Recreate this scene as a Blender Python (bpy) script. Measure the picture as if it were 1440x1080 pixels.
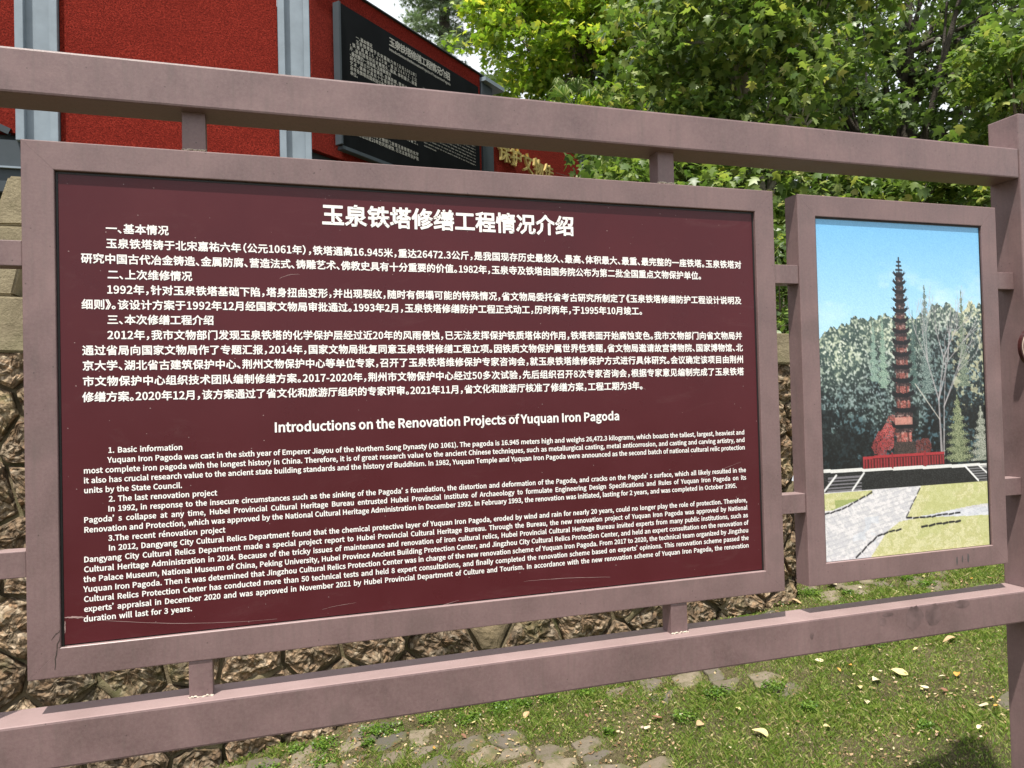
import bpy, bmesh, math, random, os
import numpy as np
from mathutils import Vector, Matrix
for _o in list(bpy.data.objects): bpy.data.objects.remove(_o)
SC = bpy.context.scene
COL = SC.collection
R_ = random.Random(7)
RN = np.random.default_rng(11)

# ------------------------------------------------------------------ camera
CAMP = Vector((0.4809, -1.8518, 1.6658))
_right = Vector((0.9515, -0.3066, -0.0249)); _up = Vector((0.0181, -0.0251, 0.9995)); _fwd = Vector((0.3071, 0.9515, 0.0184))
cd = bpy.data.cameras.new('camera'); cam = bpy.data.objects.new('camera', cd); COL.objects.link(cam)
cam.matrix_world = Matrix(((_right.x, _up.x, -_fwd.x, CAMP.x), (_right.y, _up.y, -_fwd.y, CAMP.y), (_right.z, _up.z, -_fwd.z, CAMP.z), (0, 0, 0, 1)))
cd.sensor_width = 36; cd.lens = 36 * 1081.1 / 1440; cd.clip_start = 0.05; cd.clip_end = 900
SC.camera = cam
# ------------------------------------------------------------------ sky and sun
SUN_TRAVEL = Vector((0.74, 1.0, -3.1)).normalized()
W = bpy.data.worlds.new('World'); SC.world = W; W.use_nodes = True
wn = W.node_tree; wn.nodes.clear()
_s = wn.nodes.new('ShaderNodeTexSky'); _s.sky_type = 'NISHITA'; _s.sun_disc = False
_s.sun_elevation = math.asin(-SUN_TRAVEL.z); _s.sun_rotation = math.atan2(-SUN_TRAVEL.x, -SUN_TRAVEL.y)
_s.dust_density = 3.0; _s.air_density = 1.2
_tc = wn.nodes.new('ShaderNodeTexCoord'); _nz = wn.nodes.new('ShaderNodeTexNoise'); _nz.inputs['Scale'].default_value = 1.6; _nz.inputs['Detail'].default_value = 5
_cr = wn.nodes.new('ShaderNodeMapRange'); _cr.inputs['From Min'].default_value = .3; _cr.inputs['From Max'].default_value = .62
_cr.inputs['To Min'].default_value = .72; _cr.inputs['To Max'].default_value = .97
_mx = wn.nodes.new('ShaderNodeMix'); _mx.data_type = 'RGBA'; _mx.inputs[7].default_value = (7.4, 7.7, 8.1, 1)
_bg = wn.nodes.new('ShaderNodeBackground'); _bg.inputs['Strength'].default_value = 0.100
_wo = wn.nodes.new('ShaderNodeOutputWorld'); wl = wn.links.new
wl(_tc.outputs['Generated'], _nz.inputs['Vector']); wl(_nz.outputs['Fac'], _cr.inputs['Value']); wl(_cr.outputs['Result'], _mx.inputs[0])
wl(_s.outputs[0], _mx.inputs[6]); wl(_mx.outputs[2], _bg.inputs[0]); wl(_bg.outputs[0], _wo.inputs[0])
sd = bpy.data.lights.new('sun', 'SUN'); sd.energy = 4.9; sd.angle = math.radians(1.2); sd.color = (1, .95, .86)
so = bpy.data.objects.new('sun', sd); COL.objects.link(so); so.rotation_euler = SUN_TRAVEL.to_track_quat('-Z', 'Y').to_euler(); so.location = (-6, -12, 20)
vs = SC.view_settings; vs.view_transform = 'Standard'; vs.look = 'None'; vs.gamma = 1; vs.use_curve_mapping = False; vs.exposure = 0.66

# ------------------------------------------------------------------ material helpers
def nmat(name, rough=.6, metal=0.0, spec=.5):
    m = bpy.data.materials.new(name); m.use_nodes = True
    nt = m.node_tree; b = nt.nodes['Principled BSDF']
    b.inputs['Roughness'].default_value = rough; b.inputs['Metallic'].default_value = metal; b.inputs['Specular IOR Level'].default_value = spec
    return m, nt, b
def nd(nt, t, **kw):
    n = nt.nodes.new(t)
    for k, v in kw.items():
        if k in n.inputs: n.inputs[k].default_value = v
        else: setattr(n, k, v)
    return n
def ramp(nt, fac, stops):
    r = nt.nodes.new('ShaderNodeValToRGB'); e = r.color_ramp.elements
    while len(e) < len(stops): e.new(.5)
    for el, (p, c) in zip(e, stops): el.position = p; el.color = (*c, 1)
    nt.links.new(fac, r.inputs[0]); return r.outputs[0]
def noise(nt, scale, detail=4, rough=.55, coord='Object', dist=0, stretch=None):
    tc = nt.nodes.new('ShaderNodeTexCoord'); n = nt.nodes.new('ShaderNodeTexNoise')
    n.inputs['Scale'].default_value = scale; n.inputs['Detail'].default_value = detail; n.inputs['Roughness'].default_value = rough; n.inputs['Distortion'].default_value = dist
    src = tc.outputs[coord]
    if stretch:
        mp = nt.nodes.new('ShaderNodeMapping'); mp.inputs['Scale'].default_value = stretch; nt.links.new(src, mp.inputs[0]); src = mp.outputs[0]
    nt.links.new(src, n.inputs['Vector']); return n.outputs['Fac']
def mixc(nt, fac, a, b, mode='MIX'):
    m = nt.nodes.new('ShaderNodeMix'); m.data_type = 'RGBA'; m.blend_type = mode
    for i, v in ((0, fac), (6, a), (7, b)):
        if isinstance(v, (int, float)): m.inputs[i].default_value = v
        elif isinstance(v, tuple): m.inputs[i].default_value = (*v, 1)
        else: nt.links.new(v, m.inputs[i])
    return m.outputs[2]
def mrange(nt, v, a, b, c=0., d=1.):
    m = nt.nodes.new('ShaderNodeMapRange'); nt.links.new(v, m.inputs[0])
    for i, x in zip((1, 2, 3, 4), (a, b, c, d)): m.inputs[i].default_value = x
    return m.outputs[0]
def bump(nt, b, h, strength=.3, dist=.01):
    n = nt.nodes.new('ShaderNodeBump'); n.inputs['Strength'].default_value = strength; n.inputs['Distance'].default_value = dist
    nt.links.new(h, n.inputs['Height']); nt.links.new(n.outputs[0], b.inputs['Normal'])
def simple(name, col, rough=.6, var=.15, scale=8, bs=.15, bd=.004, metal=0., spec=.5):
    m, nt, b = nmat(name, rough, metal, spec)
    f = noise(nt, scale, 5)
    c = ramp(nt, f, [(.3, tuple(x * (1 - var) for x in col)), (.7, tuple(min(1, x * (1 + var)) for x in col))])
    nt.links.new(c, b.inputs['Base Color'])
    if bs: bump(nt, b, noise(nt, scale * 6, 3), bs, bd)
    return m

def m_frame():
    m, nt, b = nmat('rose_brown_paint', .42, 0, .5)
    big = noise(nt, 4.5, 5, .6, dist=.6); fine = noise(nt, 160, 4, .7); streak = noise(nt, 9, 4, .6, stretch=(9, 9, .9))
    c = ramp(nt, big, [(.25, (.110, .070, .072)), (.5, (.160, .101, .103)), (.8, (.212, .134, .134))])
    c = mixc(nt, mrange(nt, fine, .35, .7, 0, .3), c, (.27, .195, .18))
    c = mixc(nt, mrange(nt, streak, .50, .75, 0, .42), c, (.115, .088, .082))
    spots = nd(nt, 'ShaderNodeTexVoronoi', Scale=34.); tc = nt.nodes.new('ShaderNodeTexCoord'); nt.links.new(tc.outputs['Object'], spots.inputs['Vector'])
    sp = mrange(nt, spots.outputs['Distance'], .035, .075, .75, 0)
    c = mixc(nt, sp, c, (.06, .042, .04))
    big2 = nd(nt, 'ShaderNodeTexVoronoi', Scale=5.); nt.links.new(tc.outputs['Object'], big2.inputs['Vector'])
    c = mixc(nt, mrange(nt, big2.outputs['Distance'], .16, .24, .22, 0), c, (.10, .075, .07))
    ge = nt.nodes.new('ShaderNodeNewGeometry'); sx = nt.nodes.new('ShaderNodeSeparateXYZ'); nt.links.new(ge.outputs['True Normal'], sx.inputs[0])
    toplit = nt.nodes.new('ShaderNodeMath'); toplit.operation = 'MULTIPLY'; nt.links.new(mrange(nt, sx.outputs['Z'],   .35, .85, 0, .7), toplit.inputs[0]); nt.links.new(mrange(nt, noise(nt, 5, 4, .6), .25, .6, .6, 1), toplit.inputs[1])
    c = mixc(nt, toplit.outputs[0], c, (.33, .24, .235))  # upward faces tinted paler: sunlight on the tops put into the colour
    nt.links.new(c, b.inputs['Base Color'])
    nt.links.new(mrange(nt, big, .3, .7, .34, .52), b.inputs['Roughness'])
    bump(nt, b, noise(nt, 260, 4, .75), .22, .0014)
    return m
def m_panel():
    m, nt, b = nmat('maroon_film', .3, 0, .30)
    f = noise(nt, 3, 5, .6); g = noise(nt, 210, 3, .6)
    c = ramp(nt, f, [(.25, (.062, .0095, .0135)), (.8, (.082, .0135, .019))])
    v = nd(nt, 'ShaderNodeTexVoronoi', Scale=30.); tc = nt.nodes.new('ShaderNodeTexCoord'); nt.links.new(tc.outputs['Object'], v.inputs['Vector'])
    c = mixc(nt, mrange(nt, v.outputs['Distance'], .02, .045, .55, 0), c, (.42, .33, .32))
    smear = noise(nt, 5, 6, .8, stretch=(1, 1, 3), dist=1.2)
    c = mixc(nt, mrange(nt, smear, .56, .76, 0, .05), c, (.33, .24, .22))
    nt.links.new(c, b.inputs['Base Color'])
    nt.links.new(mrange(nt, noise(nt, 6, 5), .3, .7, .24, .40), b.inputs['Roughness'])
    bump(nt, b, g, .05, .0006)
    return m
def m_leaf(name, stops, trans=.45):
    m, nt, b = nmat(name, .42, 0, .5)
    g = nt.nodes.new('ShaderNodeNewGeometry')
    c = ramp(nt, g.outputs['Random Per Island'], stops)
    nt.links.new(c, b.inputs['Base Color'])
    t = nt.nodes.new('ShaderNodeBsdfTranslucent'); mx = nt.nodes.new('ShaderNodeMixShader'); mx.inputs[0].default_value = trans
    tc = mixc(nt, 1.0, c, (1.32, 1.5, .8), 'MULTIPLY'); nt.links.new(tc, t.inputs[0])
    nt.links.new(b.outputs[0], mx.inputs[1]); nt.links.new(t.outputs[0], mx.inputs[2])
    nt.links.new(mx.outputs[0], nt.nodes['Material Output'].inputs[0])
    return m
def m_turf():
    m, nt, b = nmat('red_turf', .95, 0, .1)
    f = noise(nt, 60, 4, .9); big = noise(nt, 1.6, 4, .6, stretch=(1, 1, 2.5))
    c = ramp(nt, f, [(.33, (.060, .008, .005)), (.50, (.23, .020, .013)), (.66, (.44, .055, .032))])
    c = mixc(nt, mrange(nt, big, .35, .7, 0, .4), c, (.16, .013, .008))
    nt.links.new(c, b.inputs['Base Color']); bump(nt, b, f, 1, .03)
    return m
def m_stone():
    m, nt, b = nmat('conglomerate', .85, 0, .25)
    oi = nt.nodes.new('ShaderNodeObjectInfo')
    v = nd(nt, 'ShaderNodeTexVoronoi', Scale=30.); tc = nt.nodes.new('ShaderNodeTexCoord')
    nz = noise(nt, 9, 6, .65); wob = nd(nt, 'ShaderNodeTexNoise', Scale=12., Detail=4.)
    vm = nt.nodes.new('ShaderNodeVectorMath'); vm.operation = 'MULTIPLY_ADD'
    nt.links.new(tc.outputs['Object'], wob.inputs['Vector']); nt.links.new(wob.outputs['Color'], vm.inputs[0]); vm.inputs[1].default_value = (.12, .12, .12); nt.links.new(tc.outputs['Object'], vm.inputs[2])
    nt.links.new(vm.outputs[0], v.inputs['Vector'])
    c = ramp(nt, nz, [(.3, (.12, .075, .04)), (.5, (.27, .185, .11)), (.68, (.42, .31, .20)), (.85, (.58, .48, .36))])
    c = mixc(nt, .45, c, ramp(nt, v.outputs['Color'], [(.1, (.10, .06, .035)), (.4, (.33, .20, .12)), (.7, (.40, .33, .24)), (.95, (.62, .54, .44))]))
    c = mixc(nt, mrange(nt, v.outputs['Distance'], .30, .70, 0, .7), c, (.045, .034, .022))
    c = mixc(nt, mrange(nt, noise(nt, 3.2, 5, .7), .52, .68, 0, .55), c, (.10, .10, .035))
    h = nt.nodes.new('ShaderNodeHueSaturation'); h.inputs['Saturation'].default_value = 1.0; nt.links.new(mrange(nt, oi.outputs['Random'], 0, 1, .55, 1.0), h.inputs['Value']); nt.links.new(c, h.inputs['Color'])
    nt.links.new(h.outputs[0], b.inputs['Base Color'])
    hh = mixc(nt, .5, v.outputs['Distance'], nz); inv = mrange(nt, hh, 0, 1, 1, 0)
    bump(nt, b, inv, .8, .03)
    return m
def m_mortar(name='pale_mortar', a=(.17, .13, .075), c2=(.33, .265, .165), moss=.6):
    m, nt, b = nmat(name, .9, 0, .2)
    nz = noise(nt, 5, 6, .7); c = ramp(nt, nz, [(.3, a), (.7, c2)])
    c = mixc(nt, mrange(nt, noise(nt, 70, 4, .8), .5, .75, 0, .5), c, (.09, .075, .045))
    c = mixc(nt, mrange(nt, noise(nt, 2.3, 5, .7), .48, .66, 0, moss), c, (.085, .09, .035))
    nt.links.new(c, b.inputs['Base Color']); bump(nt, b, noise(nt, 60, 5, .75), .7, .012)
    return m
def m_ground():
    m, nt, b = nmat('soil', .95, 0, .15)
    c = ramp(nt, noise(nt, 2.2, 6, .65), [(.3, (.085, .10, .03)), (.5, (.15, .13, .06)), (.72, (.26, .21, .12))])
    c = mixc(nt, mrange(nt, noise(nt, 26, 5, .75), .45, .7, 0, .6), c, (.055, .045, .022))
    c = mixc(nt, mrange(nt, noise(nt, 90, 3, .8), .52, .62, 0, .7), c, (.36, .28, .17))
    c = mixc(nt, mrange(nt, noise(nt, 150, 4, .8), .40, .5, .7, 0), c, (.03, .028, .014))
    nt.links.new(c, b.inputs['Base Color']); bump(nt, b, noise(nt, 70, 6, .85), 1, .03)
    return m
M = {}
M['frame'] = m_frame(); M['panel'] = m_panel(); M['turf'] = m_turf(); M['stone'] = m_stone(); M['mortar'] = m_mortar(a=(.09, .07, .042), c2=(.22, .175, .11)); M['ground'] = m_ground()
M['coping'] = m_mortar('weathered_coping', (.16, .13, .085), (.33, .28, .185), .45)
M['smooth'] = m_mortar('smooth_rubble_stone', (.07, .055, .035), (.20, .155, .095), .35)
M['gasket'] = simple('black_gasket', (.012, .011, .011), .5)
M['letter'] = simple('white_lettering', (.86, .84, .82), .45, .03, 30, 0)
M['weld'] = simple('pale_weld', (.52, .45, .37), .6, .2, 60, .6)
M['crack'] = simple('dark_crack', (.035, .025, .02), .8, .2, 60, 0)
M['scratch'] = simple('pale_scratch', (.33, .22, .21), .6, .1, 60, 0)
M['steel'] = simple('grey_blue_steel', (.20, .245, .29), .5, .12, 5, .1)
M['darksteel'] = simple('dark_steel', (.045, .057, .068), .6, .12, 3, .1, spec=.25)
M['boardblack'] = simple('black_board', (.007, .008, .009), .6, .2, 3, 0, spec=.04)
M['boardtext'] = simple('board_print', (.40, .39, .35), .5, .2, 6, 0)
M['gold'] = simple('gold_metal', (.62, .50, .20), .35, .15, 5, 0, metal=.5)
M['bark'] = simple('bark', (.13, .10, .07), .9, .4, 9, .9, .02)
M['darkbark'] = simple('dark_bark', (.05, .04, .03), .9, .3, 9, .9, .02)
M['palebark'] = simple('pale_bark', (.28, .25, .19), .85, .35, 9, .7, .02)
M['plaque'] = simple('dark_red_plaque', (.045, .011, .010), .3, .1, 20, 0)
M['plaquerim'] = simple('plaque_rim', (.50, .40, .33), .4, .1, 20, 0)
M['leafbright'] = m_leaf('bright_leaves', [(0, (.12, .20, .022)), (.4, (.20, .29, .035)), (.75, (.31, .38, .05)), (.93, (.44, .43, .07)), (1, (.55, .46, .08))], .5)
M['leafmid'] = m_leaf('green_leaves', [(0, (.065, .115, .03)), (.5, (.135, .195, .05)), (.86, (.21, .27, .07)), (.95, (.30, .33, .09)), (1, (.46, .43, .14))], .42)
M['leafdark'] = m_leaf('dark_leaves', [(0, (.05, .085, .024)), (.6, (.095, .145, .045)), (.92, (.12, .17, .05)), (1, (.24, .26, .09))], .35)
M['needle'] = m_leaf('cedar_needles', [(0, (.10, .145, .09)), (.6, (.16, .22, .14)), (1, (.25, .30, .19))], .25)
M['palm'] = m_leaf('palm_leaflets', [(0, (.05, .10, .02)), (.6, (.12, .18, .05)), (1, (.35, .36, .20))], .35)
M['grass'] = m_leaf('grass_blades', [(0, (.10, .17, .03)), (.45, (.18, .26, .045)), (.8, (.27, .33, .075)), (.92, (.38, .35, .14)), (1, (.54, .46, .26))], .35)
M['weed'] = m_leaf('weed_leaves', [(0, (.05, .10, .015)), (.6, (.10, .19, .02)), (1, (.18, .27, .04))], .35)
LEAFM = [simple('dry_leaf_%s' % n, c, .75, .3, 25, .3) for n, c in (('pale', (.52, .44, .20)), ('tan', (.42, .28, .15)), ('brown', (.19, .09, .05)), ('orange', (.50, .25, .05)), ('straw', (.58, .50, .33)))]
def m_slab():
    m, nt, b = nmat('paving_slab', .85, 0, .25)
    oi = nt.nodes.new('ShaderNodeObjectInfo')
    base = ramp(nt, oi.outputs['Random'], [(0, (.075, .072, .062)), (.35, (.14, .115, .085)), (.7, (.20, .165, .12)), (1, (.11, .095, .078))])
    c = mixc(nt, mrange(nt, noise(nt, 14, 6, .7), .42, .7, 0, .65), base, (.09, .07, .04))
    c = mixc(nt, mrange(nt, noise(nt, 5, 6, .7), .55, .7, 0, .7), c, (.31, .17, .07))
    c = mixc(nt, mrange(nt, noise(nt, 7.7, 6, .75), .47, .60, 0, .7), c, (.075, .085, .028))
    nt.links.new(c, b.inputs['Base Color']); bump(nt, b, noise(nt, 40, 5, .7), .6, .01)
    return m
M['slab'] = m_slab()
def m_print():
    m, nt, b = nmat('photo_print', .35, 0, .5)
    a = nt.nodes.new('ShaderNodeAttribute'); a.attribute_name = 'print'; nt.links.new(a.outputs['Color'], b.inputs['Base Color'])
    bump(nt, b, noise(nt, 120, 2), .03, .0005)
    return m
M['print'] = m_print()

# ------------------------------------------------------------------ object helpers
def tag(o, label=None, cat=None, group=None, kind=None):
    if label: o['label'] = label
    if cat: o['category'] = cat
    if group: o['group'] = group
    if kind: o['kind'] = kind
    return o
def empty(name, loc, label, cat, group=None, rz=0):
    o = bpy.data.objects.new(name, None); COL.objects.link(o); o.location = loc; o.rotation_euler = (0, 0, rz); o.empty_display_size = .1
    return tag(o, label, cat, group)
def link(name, me, mat, parent=None, smooth=False, loc=None):
    o = bpy.data.objects.new(name, me); COL.objects.link(o)
    if mat: me.materials.clear(); me.materials.append(mat)
    if parent:
        o.parent = parent
        pw = parent_world(parent); o.matrix_parent_inverse = pw.inverted()
    if loc is not None: o.location = loc
    if smooth: me.polygons.foreach_set('use_smooth', [True] * len(me.polygons))
    return o
def parent_world(o):
    m = o.matrix_basis.copy()
    p = o
    while p.parent: m = p.parent.matrix_basis @ p.matrix_parent_inverse @ m if False else parent_world(p.parent) @ p.matrix_parent_inverse @ m; break
    return m
def mesh_from(name, V, F):
    me = bpy.data.meshes.new(name); me.from_pydata([tuple(v) for v in V], [], F); me.update(); return me
def mesh_np(name, V, F):      # V (n,3) array, F (m,k) array
    V = np.asarray(V, np.float32); F = np.asarray(F, np.int32); k = F.shape[1]
    me = bpy.data.meshes.new(name); me.vertices.add(len(V)); me.vertices.foreach_set('co', V.ravel())
    me.loops.add(F.size); me.loops.foreach_set('vertex_index', F.ravel())
    me.polygons.add(len(F)); me.polygons.foreach_set('loop_start', np.arange(0, F.size, k, dtype=np.int32))
    me.update(calc_edges=True); return me
def box_bm(x0, x1, y0, y1, z0, z1, bev=0., seg=2):
    bm = bmesh.new(); vs_ = [bm.verts.new((x, y, z)) for x in (x0, x1) for y in (y0, y1) for z in (z0, z1)]
    for f in ((0, 1, 3, 2), (4, 6, 7, 5), (0, 4, 5, 1), (2, 3, 7, 6), (0, 2, 6, 4), (1, 5, 7, 3)): bm.faces.new([vs_[i] for i in f])
    bmesh.ops.recalc_face_normals(bm, faces=bm.faces)
    if bev: bmesh.ops.bevel(bm, geom=bm.edges[:], offset=bev, segments=seg, profile=.6, affect='EDGES')
    return bm
def bobj(name, bm, mat, parent=None, smooth=False):
    me = bpy.data.meshes.new(name); bm.to_mesh(me); bm.free(); return link(name, me, mat, parent, smooth)
def box(name, x0, x1, y0, y1, z0, z1, mat, parent=None, bev=0.): return bobj(name, box_bm(x0, x1, y0, y1, z0, z1, bev), mat, parent)
def tube(pts, radii, sides=7):
    V = []; F = []
    n = len(pts)
    for i, p in enumerate(pts):
        a = pts[max(i - 1, 0)]; b = pts[min(i + 1, n - 1)]; d = (Vector(b) - Vector(a)).normalized()
        u = d.orthogonal().normalized() if abs(d.z) < .9 else Vector((1, 0, 0)).cross(d).normalized()
        w = d.cross(u)
        for k in range(sides):
            t = 2 * math.pi * k / sides; V.append(Vector(p) + (u * math.cos(t) + w * math.sin(t)) * radii[i])
    for i in range(n - 1):
        for k in range(sides):
            F.append((i * sides + k, i * sides + (k + 1) % sides, (i + 1) * sides + (k + 1) % sides, (i + 1) * sides + k))
    return V, F
class MB:
    def __init__(s): s.V = []; s.F = []
    def add(s, V, F):
        o = len(s.V); s.V += [tuple(v) for v in V]; s.F += [tuple(i + o for i in f) for f in F]
    def build(s, name, mat, parent=None, smooth=True): return link(name, mesh_from(name, s.V, s.F), mat, parent, smooth)
def vnoise(shape, cells, seed):
    r = np.random.default_rng(seed); g = r.random((cells[0] + 2, cells[1] + 2))
    y = np.linspace(0, cells[0], shape[0]); x = np.linspace(0, cells[1], shape[1]); yi = y.astype(int); xi = x.astype(int)
    fy = (y - yi)[:, None]; fx = (x - xi)[None]; fy = fy * fy * (3 - 2 * fy); fx = fx * fx * (3 - 2 * fx)
    a = g[yi][:, xi]; b = g[yi][:, xi + 1]; c = g[yi + 1][:, xi]; d = g[yi + 1][:, xi + 1]
    return (a * (1 - fx) + b * fx) * (1 - fy) + (c * (1 - fx) + d * fx) * fy

# ------------------------------------------------------------------ text engine
def _ldfont():
    try: return bpy.data.fonts.load(os.path.join(bpy.utils.system_resource('DATAFILES'), 'fonts', 'Noto Sans CJK Regular.woff2'))
    except Exception: return None
FONT = _ldfont()
_tcu = bpy.data.curves.new('lettering', 'FONT'); _tcu.fill_mode = 'BOTH'
BFONT = _tcu.font
_tob = bpy.data.objects.new('lettering', _tcu); COL.objects.link(_tob)
def _ev(s, off, res):
    _tcu.body = s; _tcu.offset = off; _tcu.resolution_u = res
    bpy.context.view_layer.update()
    dg = bpy.context.evaluated_depsgraph_get(); e = _tob.evaluated_get(dg); me = e.to_mesh()
    n = len(me.vertices); v = np.zeros(n * 3, np.float32); me.vertices.foreach_get('co', v); f = [tuple(p.vertices) for p in me.polygons]; e.to_mesh_clear()
    return v.reshape(-1, 3), f
HALF = '，。、；：'; HALFR = '（《'; HALFL = '）》'
_gc = {}; _ac = {}; EM = 1.
def load_glyphs(chars, res=2, font=None):
    """each character is set on a line of its own, followed by a capital I that marks its advance"""
    global EM
    _tcu.font = font or BFONT
    Iv = _ev('I', 0, res)[0][:, 0]; I0, I1 = float(Iv.min()), float(Iv.max())
    chars = [c for c in dict.fromkeys(('' if font else '国') + chars) if c not in ' I']
    V, F = _ev('\n'.join(c + 'I' for c in chars), 0, res)
    two = _ev('I\nI', 0, res)[0][:, 1]; lh = float(_ev('I', 0, res)[0][:, 1].max() - two[two < two.mean()].max())
    ln = np.clip(np.floor(.88 - V[:, 1] / lh).astype(int), 0, len(chars) - 1)
    fl = {}
    for f in F: fl.setdefault(int(ln[f[0]]), []).append(f)
    for k, c in enumerate(chars):
        x = V[ln == k, 0]; mx = float(x.max()); _ac[c] = mx - I1
        fs = [f for f in fl.get(k, []) if V[list(f), 0].min() < mx - (I1 - I0) - 1e-4]
        ids = sorted({i for f in fs for i in f}); mp = {i: n for n, i in enumerate(ids)}
        v = V[ids].copy(); v[:, 1] += k * lh; _gc[c] = (v, [tuple(mp[i] for i in f) for f in fs])
    EM = _ac['国'] if '国' in chars else EMN
    for c in chars:
        _ac[c] /= EM; v, f = _gc[c]; v = v / EM
        if c in HALF + HALFR + HALFL: _ac[c] = .5
        if c in HALFR: v = v - np.array([.5, 0, 0], np.float32)
        _gc[c] = (v, f)
    _ac['I'] = (float(_ev('II', 0, res)[0][:, 0].max()) - I1) / EM; v, f = _ev('I', 0, res); _gc['I'] = (v / EM, f)
    _ac[' '] = (float(_ev('I I', 0, res)[0][:, 0].max()) - float(_ev('II', 0, res)[0][:, 0].max())) / EM
def adv(ch): return _ac[ch]
_bc = {}
def glyph(ch, bold, res):
    """the glyph thickened by a narrow strip along each outline edge"""
    k = (ch, bold)
    if k in _bc: return _bc[k]
    v, f = _gc[ch]; v = v.copy(); f = list(f)
    if bold and len(v):
        ed = {}
        for t in f:
            for i in range(len(t)): e = (t[i], t[(i + 1) % len(t)]); ed[e] = ed.get(e, 0) + 1
        nv = [v]; o = len(v)
        for n_, (i, j) in enumerate(ed):
            if (j, i) in ed: continue
            p, q = v[i], v[j]; d = q - p; L = float(np.hypot(d[0], d[1]))
            if L < 1e-5: continue
            d = d / L; nn = np.array([-d[1], d[0], 0], np.float32) * bold; e = d * bold * .7; zz = np.array([0, 0, .0008 + .0006 * (n_ % 5)], np.float32)
            nv.append(np.stack([p - e - nn, q + e - nn, q + e + nn, p - e + nn]) + zz); f.append((o, o + 1, o + 2, o + 3)); o += 4
        v = np.concatenate(nv)
    _bc[k] = (v, f); return _bc[k]
def layout(s, em, width=None, bold=.02, res=2, words=False):
    """verts (x along the line, y up, z out of the sheet) and faces; set to width by letter or word spacing"""
    a = [adv(c) * em for c in s]; nat = sum(a); extra = 0.; wex = 0.
    if width:
        if words: wex = (width - nat) / max(s.count(' '), 1)
        else: extra = (width - nat) / max(len(s) - 1, 1)
    V = []; F = []; x = 0.; o = 0
    for c, w in zip(s, a):
        if c != ' ':
            v, f = glyph(c, bold, res); V.append(v * em + np.array([x, 0, 0], np.float32)); F += [tuple(i + o for i in t) for t in f]; o += len(v)
        x += w + extra + (wex if c == ' ' else 0)
    return np.concatenate(V), F
def natural(s, em): return sum(adv(c) for c in s) * em

# ------------------------------------------------------------------ terrain
def sst(a, b, x):
    t = np.clip((x - a) / (b - a), 0, 1); return t * t * (3 - 2 * t)
def wall_front_y(X, t): return (2.97 - .043 * (X - .56)) * (1 - t) + (3.205 - .085 * (X + .95)) * t
def cap_top(X): return 2.316 - .0485 * (X + .95)
def cap_bot(X): return 1.9946 - .028 * (X + .95)
def lawn_z(X, Y):
    X = np.asarray(X, float); Y = np.asarray(Y, float)
    xs = np.clip(X, -2.5, 6.0)
    return -.355 + .152 * (xs - .56) + .012 * np.sin(X * 3.1 + Y * 1.7) + .010 * np.sin(Y * 4.3 - X * 2.1)
def hill_z(X, Y):
    up = 2.0 + np.clip((Y - 3.3) * .30, 0, 2.6)
    foot = lawn_z(X, Y) + np.clip((Y - 4.2) * .33, 0, 5)
    k = sst(4.15, 6.5, X)
    far = np.clip((Y - 14) * .12, 0, 30)
    return up * (1 - k) + foot * k + far
def grid_mesh(name, xs, ys, fz, mat, keep=None):
    X, Y = np.meshgrid(xs, ys); Z = fz(X, Y); V = np.stack([X, Y, Z], -1).reshape(-1, 3); nx = len(xs)
    i = np.arange(len(ys) - 1)[:, None] * nx + np.arange(nx - 1)[None]; F = np.stack([i, i + 1, i + 1 + nx, i + nx], -1).reshape(-1, 4)
    if keep is not None:
        c = V[F].mean(1); F = F[keep(c[:, 0], c[:, 1])]
    o = link(name, mesh_np(name, V, F), mat, None, True); tag(o, kind='structure'); return o
xs = np.concatenate([np.linspace(-150, -8, 24), np.linspace(-7, 9, 130), np.linspace(10, 150, 24)])
ground = grid_mesh('ground', xs, np.concatenate([np.linspace(-120, -6, 20), np.linspace(-5, 4.4, 90)]), lambda X, Y: lawn_z(X, Y), M['ground'])
def hz(X, Y):
    z = hill_z(X, Y); return z + .06 * np.sin(X * 1.3 + Y) * np.cos(Y * 1.1)
hill = grid_mesh('hillside', xs, np.concatenate([np.linspace(3.22, 12, 60), np.linspace(12.5, 150, 40)]), hz, M['ground'])

# ------------------------------------------------------------------ THE NOTICE BOARD STAND
Z0 = 1.1
stand = empty('notice_board_stand', (1.35, 0.02, -.25), 'large rose-brown painted steel stand holding a maroon text panel and a pagoda photograph', 'notice board')
RF, RB = -.03, .078      # front and back of rails and posts
def post(x0, x1):
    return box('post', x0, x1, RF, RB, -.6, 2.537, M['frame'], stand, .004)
post(2.7906, 2.90); post(-.215, -.105)
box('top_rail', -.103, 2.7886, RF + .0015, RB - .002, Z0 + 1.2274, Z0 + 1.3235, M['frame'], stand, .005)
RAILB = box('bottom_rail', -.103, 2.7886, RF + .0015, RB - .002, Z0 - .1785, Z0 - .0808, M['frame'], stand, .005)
def strut(xa, za, zb, weldz):
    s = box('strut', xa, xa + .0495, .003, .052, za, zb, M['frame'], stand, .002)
    bm = bmesh.new()
    for i in range(26):
        t = i / 25; p = (xa + .0495 * t, .003, weldz + R_.uniform(-.0012, .0018)); r = R_.uniform(.0012, .0030)
        mt = Matrix.Translation(p) @ Matrix.Diagonal((1.3, .9, .8, 1))
        bmesh.ops.create_icosphere(bm, subdivisions=1, radius=r, matrix=mt)
    bobj('weld', bm, M['weld'], s, True)
for xa in (.3160, 1.512): strut(xa, Z0 + 1.1405, Z0 + 1.229, Z0 + 1.1425); 
for xa in (.311, 1.5135): strut(xa, Z0 - .0828, Z0 - .0005, Z0 - .0795)
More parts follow.
